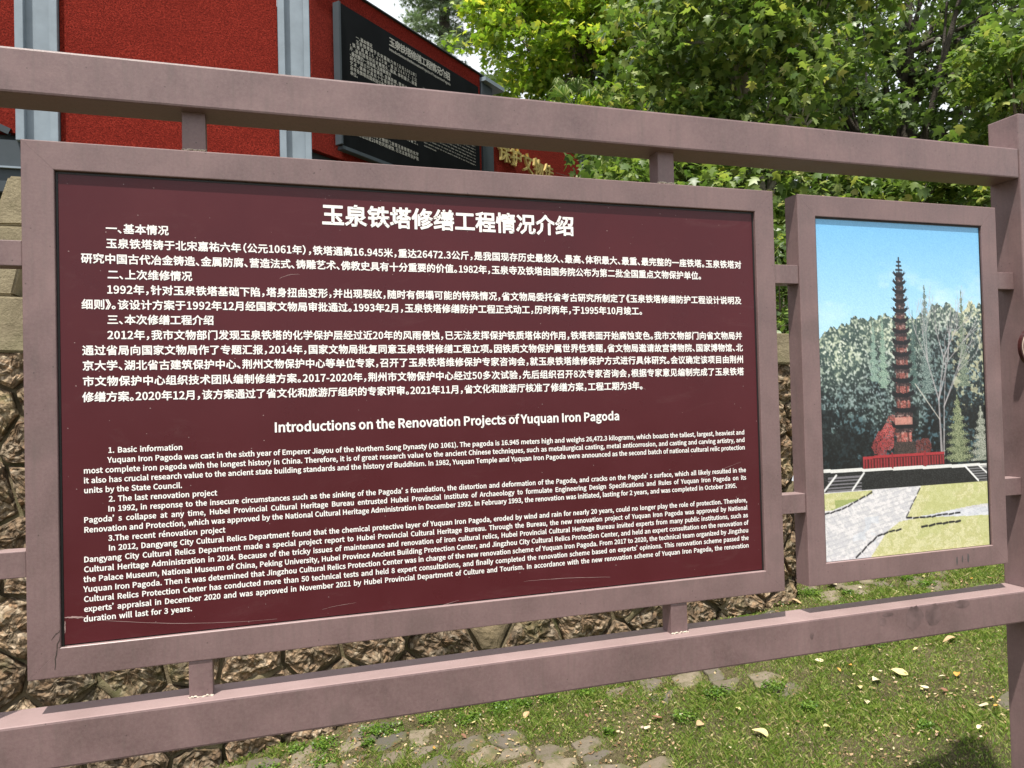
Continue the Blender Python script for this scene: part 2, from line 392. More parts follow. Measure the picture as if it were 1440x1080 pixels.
def bars(parent, x0, x1, z0, z1, w, yf, yb):
    # four mitred bars
    def bar(pts):
        bm = bmesh.new(); a = [bm.verts.new((x, yf, z)) for x, z in pts]; b = [bm.verts.new((x, yb, z)) for x, z in pts]
        n = len(pts); bm.faces.new(a); bm.faces.new(b[::-1])
        for i in range(n): bm.faces.new([a[i], b[i], b[(i + 1) % n], a[(i + 1) % n]])
        bmesh.ops.recalc_face_normals(bm, faces=bm.faces)
        L0 = max(e.calc_length() for e in bm.edges)
        ax = 0 if abs(pts[0][0] - pts[1][0]) > .3 else 2
        bmesh.ops.bevel(bm, geom=[e for e in bm.edges if abs((e.verts[0].co - e.verts[1].co)[ax]) > .8 * e.calc_length() and e.calc_length() > .3], offset=.0028, segments=3, profile=.6, affect='EDGES')
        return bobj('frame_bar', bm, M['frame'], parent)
    g = .00015
    bar([(x0 + g, z1), (x1 - g, z1), (x1 - w - g, z1 - w), (x0 + w + g, z1 - w)])
    bar([(x0 + g, z0), (x1 - g, z0), (x1 - w - g, z0 + w), (x0 + w + g, z0 + w)])
    bar([(x0, z0 + g), (x0, z1 - g), (x0 + w, z1 - w - g), (x0 + w, z0 + w + g)])
    bar([(x1, z0 + g), (x1, z1 - g), (x1 - w, z1 - w - g), (x1 - w, z0 + w + g)])
def framed(name, x0, x1, z0, z1, w, yf, yb, rec):
    bm = bmesh.new()     # backing sheet with a black gasket lip
    b2 = box_bm(x0 + w + .0008, x1 - w - .0008, rec + .004, yb - .004, z0 + w + .0008, z1 - w - .0008)
    me = bpy.data.meshes.new('t'); b2.to_mesh(me); b2.free(); bm.from_mesh(me)
    for (a, b, c, d) in ((x0 + w + .001, x0 + w + .005, z0 + w + .001, z1 - w - .001), (x1 - w - .005, x1 - w - .001, z0 + w + .001, z1 - w - .001), (x0 + w + .0055, x1 - w - .0055, z1 - w - .005, z1 - w - .001)):
        b2 = box_bm(a, b, rec - .0015, rec + .0035, c, d); me = bpy.data.meshes.new('t'); b2.to_mesh(me); b2.free(); bm.from_mesh(me)
    o = bobj(name, bm, M['gasket'], stand); bars(o, x0, x1, z0, z1, w, yf, yb); return o
BX1 = 1.8773
bf = framed('text_frame', 0, BX1, Z0, Z0 + 1.14, .0622, 0, .055, .010)
pf = framed('picture_frame', 1.96, 2.7176, Z0 + .0032, Z0 + 1.1365, .062, 0, .0573, .008)
# connector bars between the frames and posts
for (a, b) in ((-.1045, -.0006), (1.8779, 1.9594), (2.7182, 2.790)):
    for (z, h) in ((1.9705 if a < 1 else 1.9755, .0545), (1.3150, .0555)):
        if a > 2.5: a2, b2 = a, b
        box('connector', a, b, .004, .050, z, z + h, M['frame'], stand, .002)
# text panel
PY = .0095
panel = box('text_panel', .0678, BX1 - .0678, PY, PY + .0035, Z0 + .0652, Z0 + 1.14 - .0675, M['panel'], stand, 0)
panel['label'] = 'glossy maroon panel of white Chinese and English text'
def text_line(s, x0, x1, zc, em, cjk, parent=None, name='text_line', bold=.021, res=2):
    w = x1 - x0
    V, F = layout(s, em, w, bold, res, words=not cjk)
    V = V.copy(); X = V[:, 0] + x0; up = V[:, 1] - (.38 * em if cjk else .26 * em)
    P = np.stack([X, PY - .0005 - V[:, 2], up + zc], -1)
    me = mesh_from(name, P.tolist(), F); return link(name, me, M['letter'], panel)
CH = [
 ('一、基本情况', .158, .285, 2.059), ('玉泉铁塔铸于北宋嘉祐六年（公元1061年），铁塔通高16.945米，重达26472.3公斤，是我国现存历史最悠久、最高、体积最大、最重、最完整的一座铁塔。玉泉铁塔对', .158, 1.771, 2.026),
 ('研究中国古代冶金铸造、金属防腐、营造法式、铸雕艺术、佛教史具有十分重要的价值。1982年，玉泉寺及铁塔由国务院公布为第二批全国重点文物保护单位。', .109, 1.643, 1.992),
 ('二、上次维修情况', .160, .332, 1.958), ('1992年，针对玉泉铁塔基础下陷，塔身扭曲变形，并出现裂纹，随时有倒塌可能的特殊情况，省文物局委托省考古研究所制定了《玉泉铁塔修缮防护工程设计说明及', .158, 1.768, 1.925),
 ('细则》。该设计方案于1992年12月经国家文物局审批通过。1993年2月，玉泉铁塔修缮防护工程正式动工，历时两年，于1995年10月竣工。', .109, 1.458, 1.892),
 ('三、本次修缮工程介绍', .158, .376, 1.859), ('2012年，我市文物部门发现玉泉铁塔的化学保护层经过近20年的风雨侵蚀，已无法发挥保护铁质塔体的作用，铁塔表面开始腐蚀变色。我市文物部门向省文物局并', .158, 1.767, 1.8255),
 ('通过省局向国家文物局作了专题汇报，2014年，国家文物局批复同意玉泉铁塔修缮工程立项。因铁质文物保护属世界性难题，省文物局邀请故宫博物院、国家博物馆、北', .109, 1.768, 1.792),
 ('京大学、湖北省古建筑保护中心、荆州文物保护中心等单位专家，召开了玉泉铁塔维修保护专家咨询会，就玉泉铁塔维修保护方式进行具体研究。会议确定该项目由荆州', .109, 1.769, 1.759),
 ('市文物保护中心组织技术团队编制修缮方案。2017-2020年，荆州市文物保护中心经过50多次试验，先后组织召开8次专家咨询会，根据专家意见编制完成了玉泉铁塔', .109, 1.769, 1.725),
 ('修缮方案。2020年12月，该方案通过了省文化和旅游厅组织的专家评审。2021年11月，省文化和旅游厅核准了修缮方案，工程工期为3年。', .108, 1.453, 1.691)]
TITLE = '玉泉铁塔修缮工程情况介绍'; ETITLE = 'Introductions on the Renovation Projects of Yuquan Iron Pagoda'
EN = [
 ('1. Basic information', .156, .306), ('Yuquan Iron Pagoda was cast in the sixth year of Emperor Jiayou of the Northern Song Dynasty (AD 1061). The pagoda is 16.945 meters high and weighs 26,472.3 kilograms, which boasts the tallest, largest, heaviest and', .155, 1.765),
 ('most complete iron pagoda with the longest history in China. Therefore, it is of great research value to the ancient Chinese techniques, such as metallurgical casting, metal anticorrosion, and casting and carving artistry, and', .108, 1.765),
 ('it also has crucial research value to the ancient state building standards and the history of Buddhism. In 1982, Yuquan Temple and Yuquan Iron Pagoda were announced as the second batch of national cultural relic protection', .108, 1.765),
 ('units by the State Council.', .108, .304), ('2. The last renovation project', .156, .376),
 ('In 1992, in response to the insecure circumstances such as the sinking of the Pagoda’ s foundation, the distortion and deformation of the Pagoda, and cracks on the Pagoda’ s surface, which all likely resulted in the', .154, 1.766),
 ('Pagoda’ s collapse at any time, Hubei Provincial Cultural Heritage Bureau entrusted Hubei Provincial Institute of Archaeology to formulate Engineering Design Specifications and Rules of Yuquan Iron Pagoda on its', .107, 1.766),
 ('Renovation and Protection, which was approved by the National Cultural Heritage Administration in December 1992. In February 1993, the renovation was initiated, lasting for 2 years, and was completed in October 1995.', .107, 1.735),
 ('3.The recent rénovation project', .154, .392),
 ('In 2012, Dangyang City Cultural Relics Department found that the chemical protective layer of Yuquan Iron Pagoda, eroded by wind and rain for nearly 20 years, could no longer play the role of protection. Therefore,', .154, 1.767),
 ('Dangyang City Cultural Relics Department made a special project report to Hubei Provincial Cultural Heritage Bureau. Through the Bureau, the new renovation project of Yuquan Iron Pagoda was approved by National', .106, 1.767),
 ('Cultural Heritage Administration in 2014. Because of the tricky issues of maintenance and renovation of iron cultural relics, Hubei Provincial Cultural Heritage Bureau invited experts from many public institutions, such as', .106, 1.768),
 ('the Palace Museum, National Museum of China, Peking University, Hubei Province Ancient Building Protection Center, and Jingzhou City Cultural Relics Protection Center, and held an expert consultation on the renovation of', .105, 1.768),
 ('Yuquan Iron Pagoda. Then it was determined that Jingzhou Cultural Relics Protection Center was in charge of the new renovation scheme of Yuquan Iron Pagoda. From 2017 to 2020, the technical team organized by Jingzhou', .105, 1.768),
 ('Cultural Relics Protection Center has conducted more than 50 technical tests and held 8 expert consultations, and finally completed the renovation scheme based on experts’ opinions. This renovation scheme passed the', .105, 1.768),
 ('experts’ appraisal in December 2020 and was approved in November 2021 by Hubei Provincial Department of Culture and Tourism. In accordance with the new renovation scheme of Yuquan Iron Pagoda, the renovation', .105, 1.768),
 ('duration will last for 3 years.', .104, .320)]
_all = TITLE + ETITLE + ''.join(c[0] for c in CH) + ''.join(e[0] for e in EN) + '保护文物传'
EMN = .34775
load_glyphs(''.join(c for c in _all if ord(c) > 0x2100))
if not FONT: EMN = EM
load_glyphs(''.join(c for c in _all if ord(c) <= 0x2100 or c == '’'), font=FONT)
_ac['’'] = .27
text_line(TITLE, .618, 1.264, 2.1125,   .0535, True, bold=.029, res=3)
CEM = .0228
for s, a, b, z in CH: text_line(s, a, b, z, CEM, True, bold=.0245)
text_line(ETITLE, .501, 1.38, 1.6085, .0292, False, bold=.030, res=3)
_full = [(s, b - a) for s, a, b in EN if b > 1.5]
EEM = min(w / natural(s, 1.) for s, w in _full) * .985
for i, (s, a, b) in enumerate(EN):
    if b < 1.5: b = a + natural(s, EEM) * (b - a) / natural(s, EEM)
    text_line(s, a, b, 1.573 - .02113 * i, EEM, False, bold=.026)
# scratches, cracks
def ribbon(name, pts, w, y, mat, parent, kind=None):
    V = []; F = []
    for i, (x, z) in enumerate(pts):
        a = pts[max(i - 1, 0)]; b = pts[min(i + 1, len(pts) - 1)]; dx, dz = b[0] - a[0], b[1] - a[1]; L = math.hypot(dx, dz) or 1
        ww = w * (.35 + .65 * math.sin(math.pi * (i + .5) / len(pts))) * R_.uniform(.7, 1.2); V += [(x - dz / L * ww / 2, y, z + dx / L * ww / 2), (x + dz / L * ww / 2, y, z - dx / L * ww / 2)]
        if i: F.append((2 * i - 2, 2 * i - 1, 2 * i + 1, 2 * i))
    return (V, F)
sm = MB()
def curve2(p, q, sag, n=14): return [(p[0] + (q[0] - p[0]) * t + R_.uniform(-.0006, .0006), p[1] + (q[1] - p[1]) * t + sag * 4 * t * (1 - t) + R_.uniform(-.0005, .0005)) for t in [i / n for i in range(n + 1)]]
for (p, q, sag, w) in (((.0685, 1.2225), (.108, 1.218), .001, .0042), ((.108, 1.216), (.50, 1.172), -.010, .0009), ((.60, 1.182), (.68, 1.19), .002, .0006), ((1.10, 1.20), (1.34, 1.188), .003, .0010), ((.52, 1.957), (.565, 1.968), .004, .001), ((1.36, 1.70), (1.46, 1.68), .006, .0008), ((.30, 1.445), (.302, 1.405), 0, .0012), ((.55, 1.69), (.62, 1.685), -.003, .0012), ((1.05, 1.62), (1.16, 1.605), .007, .0009), ((.0688, 1.19), (.0692, 1.215), 0, .002), ((.86, 1.155), (.93, 1.17), .001, .001), ((1.60, 1.42), (1.75, 1.47), .004, .0007)):
    sm.add(*ribbon('s', curve2(p, q, sag), w, PY - .0003, None, None))
for _ in range(110):
    x = R_.uniform(.075, 1.80); z = R_.uniform(1.17, 2.16); r = R_.uniform(.0005, .0014); a = R_.random() * 3
    sm.add([(x + r * math.cos(a + k * 1.57) * (1 + .6 * (k % 2)), PY - .0003, z + r * math.sin(a + k * 1.57)) for k in range(4)], [(0, 1, 2, 3)])
so_ = sm.build('scratches', M['scratch'], panel, False); so_['kind'] = 'stuff'
cm = MB()
cm.add(*ribbon('c', [(.051, 1.118), (.0525, 1.128), (.052, 1.140), (.0545, 1.150), (.0555, 1.160), (.056, 1.171), (.060, 1.178), (.0615, 1.186)], .0022, -.0004, None, None))
cm.add(*ribbon('c', [(.058, 1.163), (.066, 1.1645), (.075, 1.163)], .0012, -.0004, None, None))
cm.add(*ribbon('c', [(.045, 1.18), (.052, 1.190), (.060, 1.196), (.0615, 1.20)], .0010, -.0004, None, None))
c_ = cm.build('paint_crack', M['crack'], bf, False)
# stains on the picture frame and lower rail
stm = simple('grey_smudge', (.085, .072, .072), .6, .3, 30, 0)
sb = MB()
def blob(x, z, rx, rz, y, n=14):
    sb.add([(x, y, z)] + [(x + rx * math.cos(t) * R_.uniform(.8, 1.15), y, z + rz * math.sin(t) * R_.uniform(.8, 1.15)) for t in [2 * math.pi * k / n for k in range(n)]], [(0, k + 1, (k + 1) % n + 1) for k in range(n)])
for (x, z, rx, rz) in ((2.508, 1.130, .004, .013), (2.530, 1.133, .003, .012), (2.553, 1.134, .0045, .014)): blob(x, z, rx, rz, -.0004)
sb.build('smudge', stm, pf, False)
sb = MB()
for (x, z, rx, rz) in ((2.305, .985, .034, .034), (2.378, .985, .030, .032), (2.19, .985, .012, .013), (2.49, 1.005, .03, .013), (1.94, .975, .006, .012), (2.21, 1.004, .02, .006)): blob(x, z, rx, rz, RF + .0011, 20)
hs_ = sb.build('handprint_stain', simple('rail_stain', (.130, .086, .086), .5, .45, 22, 0), [o for o in stand.children if o.name.startswith('bottom_rail')][0] if False else RAILB, False)
hs_['kind'] = 'stuff'
# round plaque fixed to the right post
pq = bmesh.new(); bmesh.ops.create_cone(pq, cap_ends=True, segments=40, radius1=.065, radius2=.065, depth=.012, matrix=Matrix.Translation((2.816, -.0375, 1.786)) @ Matrix.Rotation(math.pi / 2, 4, 'X'))
plq = bobj('plaque', pq, M['plaque'], stand)
def ring(x, y, z, r, w, d, mat, parent, name):
    V, F = [], []; n = 48
    for k in range(n):
        t = 2 * math.pi * k / n
        for rr, yy in ((r, y), (r + w, y), (r + w, y - d), (r, y - d)): V.append((x + rr * math.cos(t), yy, z + rr * math.sin(t)))
    for k in range(n):
        for j in range(4): F.append((k * 4 + j, k * 4 + (j + 1) % 4, ((k + 1) % n) * 4 + (j + 1) % 4, ((k + 1) % n) * 4 + j))
    return link(name, mesh_from(name, V, F), mat, parent)
ring(2.816, -.0438, 1.786, .058, .003, .0012, M['plaquerim'], plq, 'plaque_rim')

# ---- the printed photograph of the pagoda (flat print): one colour attribute on a fine sheet
def paint_picture(H=500, Wd=314):
    v = np.linspace(0, 1, H)[:, None] * np.ones((1, Wd)); u = np.ones((H, 1)) * np.linspace(0, 1, Wd)[None]
    rg = np.random.default_rng(5)
    def fb(c, s, oct=5):
        o = np.zeros((H, Wd)); a = 1; t = 0
        for k in range(oct): o += a * vnoise((H, Wd), (min(int(c[0] * 2 ** k), H - 2), min(int(c[1] * 2 ** k), Wd - 2)), s + k); t += a; a *= .62
        return o / t
    C = lambda *c: np.array(c) / 255.
    img = np.zeros((H, Wd, 3)); t = np.clip(v / .36, 0, 1)[..., None]
    img[:] = C(112, 178, 224) * (1 - t) + C(176, 216, 238) * t
    cl = np.clip((fb((7, 2), 3, 5) - .5) * 5, 0, 1) * np.exp(-((v - .22) / .07) ** 2); img += (C(222, 238, 246) - img) * (cl * .75)[..., None]
    def put(mask, col, a=1.):
        m = (mask.astype(float) * a)[..., None]; img[:] = img * (1 - m) + np.asarray(col) * m
    # forest mass
    top = .335 - .05 * sst(.02, .35, u) - .035 * sst(.55, .75, u) + .0 + (fb((4, 14), 20, 4) - .5) * .09
    mass = v > top
    def sm(k, sd):
        a_ = np.random.default_rng(sd).random((H, Wd))
        for _ in range(k): a_ = (a_ + np.roll(a_, 1, 0) + np.roll(a_, 1, 1) + np.roll(a_, -1, 0) + np.roll(a_, -1, 1)) / 5
        return np.clip((a_ - .5) / a_.std() * .25 + .5, 0, 1)
    q1, q2, q3 = sm(2, 81), sm(5, 82), sm(9, 83)
    n1 = .45 * fb((26, 17), 31, 5) + .55 * fb((80, 50), 37, 3); n2 = rg.random((H, Wd)); n3 = fb((9, 6), 41, 4)
    depth = np.clip((v - top) / .38, 0, 1)
    light = np.clip(1.02 - depth * 1.15 - .25 * sst(.5, .9, u) * (depth > .2) + (n3 - .5) * 1.2, 0, 1)
    tex = np.clip((n1 - .5) * 2.6 + (q1 - .5) * 1.3 + (q2 - .5) * 1.1 + (q3 - .5) * .6 + .40, 0, 1); hue = fb((12, 9), 91, 4)[..., None]
    hi = (C(205, 214, 200) * (1 - hue) + C(170, 180, 150) * hue) * light[..., None] + C(62, 88, 98) * (1 - light)[..., None]; lo = C(58, 78, 74) * light[..., None] + C(3, 8, 12) * (1 - light)[..., None]
    fc = lo + (hi - lo) * (tex ** 1.5)[..., None]
    sp_ = (q1 > .82) & (light > .2); fc = np.where(sp_[..., None], fc * .4 + .6 * (C(225, 228, 222) * light[..., None] + C(110, 128, 138) * (1 - light)[..., None]), fc)
    hz_ = np.clip(fb((7, 6), 55, 3) * 2.2 - .75, 0, 1)[..., None]; fc = fc * (1 - .12 * hz_) + C(150, 160, 140) * .12 * hz_
    m = mass[..., None]; img[:] = img * (1 - m) + fc * m
    rt = mass & (u > .8) & (n1 > .56) & (v < .62); put(rt, C(212, 205, 165), .6)
    dk = mass & (v > .56) & (fb((10, 8), 61, 4) < .54); put(dk, C(8, 12, 14), .65)
    def spire(uc, vt, vb, w, c1, c2, seed):
        h = (v - vt) / (vb - vt); ww = w * np.clip(h, 0, 1) ** .8 * (.55 + .45 * np.sin(v * 260 + seed) * .6 + .6 * (rg.random((H, Wd)) - .3))
        mk = (h > 0) & (h < 1) & (np.abs(u - uc) < ww); x = rg.random((H, Wd))[..., None]
        img[:] = np.where(mk[..., None], np.asarray(c1) * x + np.asarray(c2) * (1 - x), img)
    spire(.635, .175, .52, .055, C(150, 165, 160), C(50, 72, 70), 1); spire(.868, .19, .50, .045, C(150, 162, 140), C(58, 74, 62), 4)
    spire(.37, .28, .50, .04, C(165, 185, 165), C(90, 120, 110), 2); spire(.315, .29, .48, .035, C(160, 180, 165), C(90, 120, 112), 5); spire(.555, .26, .5, .03, C(100, 125, 118), C(40, 60, 58), 8)
    spire(.82, .525, .735, .10, C(165, 170, 135), C(60, 75, 50), 3)
    spire(.97, .56, .735, .08, C(185, 185, 175), C(90, 100, 85), 6)
    def seg(a, b, w, col, al=1., w2=None):
        ax, ay = a; bx, by = b; dx, dy = (bx - ax) * .63, (by - ay); px, py = (u - ax) * .63, v - ay; L2 = dx * dx + dy * dy
        t_ = np.clip((px * dx + py * dy) / L2, 0, 1); d = np.hypot(px - dx * t_, py - dy * t_); ww = w if w2 is None else w + (w2 - w) * t_
        put(np.clip((ww - d) / .0016 + .5, 0, 1), col, al)
    rr = random.Random(3)
    def branch(x, y, a, L, w, dep):
        x2, y2 = x + math.sin(a) * L / .63, y - math.cos(a) * L; seg((x, y), (x2, y2), w, C(176, 170, 172), .8, w * .6)
        if dep:
            for k in range(2 + (dep > 1)): branch(x2, y2, a + rr.uniform(-.55, .55), L * rr.uniform(.6, .85), w * .62, dep - 1)
    branch(.712, .71, -.03, .17, .0042, 4); branch(.725, .71, .05, .15, .003, 3); seg((.705, .60), (.56, .49), .0018, C(200, 195, 185), .8)
    # red bush
    for (x, y, s, c) in ((.37, .655, .035, C(176, 74, 74)), (.335, .675, .03, C(150, 60, 62)), (.41, .60, .018, C(165, 90, 84)), (.60, .685, .03, C(120, 58, 54)), (.385, .627, .022, C(190, 90, 88)), (.45, .63, .02, C(150, 66, 60))):
        put((np.hypot((u - x) * .63, v - y) < s * (.5 + n1)) & (n2 > .3), c, .85)
    # pagoda
    uc = .483; eaves = [.161, .186, .211, .239, .268, .298, .331, .365, .401, .439, .480, .524, .570, .618]
    seg((uc, .105), (uc, .16), .0022, C(28, 26, 30)); 
    for y, r in ((.118, .006), (.130, .008), (.143, .011), (.152, .009)): seg((uc - r / .63, y), (uc + r / .63, y), .003, C(30, 28, 32))
    n = len(eaves)
    for i, y in enumerate(eaves):
        f = i / (n - 1); hw = .024 + .030 * f; nx = eaves[i + 1] if i < n - 1 else .672; rc = (C(80, 56, 54) * (1 - f) + C(176, 96, 88) * f) if i > 3 else C(58, 52, 56)
        body = (np.abs(u - uc) < hw * .84) & (v > y) & (v < nx); put(body, rc); put(body & (n2 > .6), C(60, 44, 42), .6)
        put(body & (np.abs(u - uc - hw * .45) < hw * .12), C(40, 30, 30), .6); put(body & (np.abs(u - uc + hw * .45) < hw * .12), C(40, 30, 30), .5)
        put(body & (u < uc - hw * .6), C(30, 22, 22), .3)
        e = (np.abs(u - uc) < hw * 1.36) & (np.abs(v - y + (np.abs(u - uc) / hw) ** 3 * .0042) < (.0056 + .0026 * f) * (.75 + .5 * q1)); put(e, C(18, 18, 24))
        e2 = (np.abs(u - uc) < hw * 1.05) & (np.abs(v - y - .0088 - .003 * f) < .0036 + .0022 * f); put(e2, C(40, 32, 36), .9); put(e2 & (q1 > .62), C(92, 72, 70), .7); put(body & (q1 > .75) & (v > y + .012), C(205, 170, 160), .5)
        for s in (-1, 1): seg((uc + s * hw * 1.2, y - .004), (uc + s * hw * 1.6, y - .010), .0012, C(30, 28, 32), .8)
    put((np.abs(u - uc) < .066) & (v > .665) & (v < .705), C(74, 62, 58)); put((np.abs(u - uc) < .066) & (v > .665) & (v < .705) & (n2 > .5), C(34, 30, 30), .8)
    put((np.abs(u - uc) < .052) & (v > .59) & (v < .612), C(196, 140, 128), .8)
    # terrace, railing, stairs
    base = .737 + .011 * u + .003
    put(v > base - .007, C(214, 214, 212)); put(v > base + .003, C(24, 25, 27)); put((v > base + .003) & (n2 > .7), C(62, 64, 64), .7)
    rt_ = .702 - .002 * u; rail = (u > .232) & (u < .728) & (v > rt_) & (v < .738); put(rail, C(70, 24, 28)); put(rail & ((u * 58) % 1 > .45) & (v > rt_ + .009), C(140, 44, 50))
    put(rail & (v < rt_ + .008), C(158, 48, 54)); put((u > .40) & (u < .412) & (v > .695) & (v < .742), C(130, 40, 45)); put((u > .60) & (u < .612) & (v > .695) & (v < .742), C(130, 40, 45))
    put(v > .800, C(206, 205, 207))
    st = (u < .22) & (v > .752) & (v < .800) & (u > .02 + (.8 - v) * .2); put(st & ((v * 105) % 1 > .5), C(112, 110, 116))
    seg((.075, .752), (.0, .798), .0030, C(222, 222, 222)); seg((.235, .750), (.165, .798), .0030, C(222, 222, 222))
    s2 = (v > .750) & (v < .798) & (u > .86 + (v - .75) * 1.9); put(s2 & ((v * 125) % 1 > .5), C(118, 118, 122)); seg((.855, .748), (.94, .797), .0030, C(225, 225, 225)); seg((.94, .747), (1.01, .780), .0026, C(225, 225, 225))
    # paving texture
    pv = v > .800; n4 = fb((90, 40), 71, 3); put(pv & (np.abs(((v * 74 + u * 9) % 1) - .5) > .37), C(170, 169, 178), .5); put(pv & (np.abs(((u * 26 - v * 30) % 1) - .5) > .42), C(172, 171, 180), .35); put(pv & (n4 > .56), C(230, 226, 228), .5); put(pv & (n4 < .42), C(184, 184, 192), .4); put(pv & (v > .88) & (n3 > .55), C(196, 206, 220), .35)
    g1 = (v > .803) & (v < .852 - .17 * np.maximum(u - .05, 0)) & (u < .28)
    g2 = (v > .800) & (v < .893 - .022 * sst(.5, 1, u)) & (u > .575 - (v - .80) * 1.0) & (u < 1.1)
    g3 = (v > .896 + .010 * sst(.5, 1, u) - .012 * sst(.3, .6, u) + .012) & (u > .43 - (v - .905) * 2.9 + 1.5 * np.maximum(v - .93, 0))
    for g in (g1, g2, g3):
        put(g, C(190, 188, 136)); put(g & (n4 > .5), C(210, 206, 166), .7); put(g & (n2 > .8), C(156, 164, 110), .5); put(g & (n3 > .56), C(176, 182, 120), .4)
    put(g1 & (v > .825) & (n3 > .45), C(120, 140, 70), .6)
    def kerb(pts, w=.0034):
        for a, b in zip(pts[:-1], pts[1:]):
            k = max(2, int(math.hypot((b[0] - a[0]) * .63, b[1] - a[1]) / .021))
            for i in range(k):
                f0, f1 = (i + .12) / k, (i + .82) / k; seg((a[0] + (b[0] - a[0]) * f0, a[1] + (b[1] - a[1]) * f0 + (.002 if i % 2 else 0)), (a[0] + (b[0] - a[0]) * f1, a[1] + (b[1] - a[1]) * f1), w, C(28, 28, 34), .95)
    kerb([(0, .862), (.10, .852), (.20, .828), (.285, .806)], .0024); kerb([(.475, .893), (.60, .897), (.70, .893), (.82, .892)], .0028); kerb([(.565, .925), (.66, .920), (.82, .917)], .0034); kerb([(.17, .998), (.24, .965), (.30, .94), (.37, .93), (.45, .925)], .0028); kerb([(.57, .805), (.52, .85), (.475, .893)], .0018)
    img += (rg.random((H, Wd, 1)) - .5) * .07
    return np.clip(img, 0, 1)
def build_picture():
    x0, x1, z0, z1 = 1.96 + .0655, 2.7176 - .0655, Z0 + .0032 + .0635, Z0 + 1.1365 - .0665
    img = paint_picture(); H, Wd, _ = img.shape; lin = np.where(img <= .04045, img / 12.92, ((img + .055) / 1.055) ** 2.4)
    lin = lin * 1.0 + .003
    X, Z = np.meshgrid(np.linspace(x0, x1, Wd), np.linspace(z1, z0, H)); V = np.stack([X, np.full_like(X, .0075), Z], -1).reshape(-1, 3)
    i = np.arange(H - 1)[:, None] * Wd + np.arange(Wd - 1)[None]; F = np.stack([i, i + Wd, i + Wd + 1, i + 1], -1).reshape(-1, 4)
    me = mesh_np('picture', V, F); at = me.color_attributes.new('print', 'FLOAT_COLOR', 'POINT')
    at.data.foreach_set('color', np.concatenate([lin.reshape(-1, 3), np.ones((H * Wd, 1))], 1).astype(np.float32).ravel())
    o = link('picture', me, M['print'], stand); o['label'] = 'printed photograph of a tall dark iron pagoda among trees under blue sky'
build_picture()

# ------------------------------------------------------------------ RETAINING WALL of rubble
wall = empty('retaining_wall', (1., 3.1, -.4), 'rubble stone retaining wall with pale coping behind the notice board', 'wall')
def clip(poly, nx, nz, d):
    out = []
    for i in range(len(poly)):
        a = poly[i]; b = poly[(i + 1) % len(poly)]; da = a[0] * nx + a[1] * nz - d; db = b[0] * nx + b[1] * nz - d
        if da <= 0: out.append(a)
        if (da < 0) != (db < 0) and da != db: t = da / (da - db); out.append((a[0] + (b[0] - a[0]) * t, a[1] + (b[1] - a[1]) * t))
    return out
def voronoi(pts, bounds, reach):
    cells = []
    for i, p in enumerate(pts):
        x0, x1, z0, z1 = bounds; poly = [(x0, z0), (x1, z0), (x1, z1), (x0, z1)]
        for j, q in enumerate(pts):
            if j == i or abs(q[0] - p[0]) > reach or abs(q[1] - p[1]) > reach: continue
            nx, nz = q[0] - p[0], q[1] - p[1]; poly = clip(poly, nx, nz, (q[0] ** 2 + q[1] ** 2 - p[0] ** 2 - p[1] ** 2) / 2)
            if len(poly) < 3: break
        cells.append(poly)
    return cells
WX0, WX1 = -3.2, 4.08; WZ0 = -1.0
def wall_y(x, z):
    zb = -.355 + .152 * (x - .56); t = np.clip((z - zb) / (cap_bot(x) - zb), -.3, 1); return wall_front_y(x, t)
pts = []
r = random.Random(21); ro = 0; z = WZ0 + .12
while z < 2.1:
    x = WX0 + (.2 if ro % 2 else 0)
    while x < WX1 + .2: pts.append((x + r.uniform(-.11, .11), z + r.uniform(-.09, .09))); x += .36
    z += .26; ro += 1
cells = voronoi(pts, (WX0, WX1, WZ0, 2.25), 1.2)
edges = {}
from mathutils import noise as MN
def n3f(x, y, z):
    p = Vector((x, y, z))
    return 1.1 * MN.noise(p * 9) + .8 * abs(MN.noise(p * 21 + Vector((3, 1, 2)))) + .55 * MN.noise(p * 47)
def n3old(x, y, z):
    return (math.sin(x * 31 + y * 17 + 1.3) * math.sin(z * 29 + x * 11) + .6 * math.sin(x * 67 - z * 53 + 2) * math.sin(z * 71 + y * 41) + .4 * math.sin(x * 131 + z * 97) * math.sin(z * 149 - x * 113 + .7))
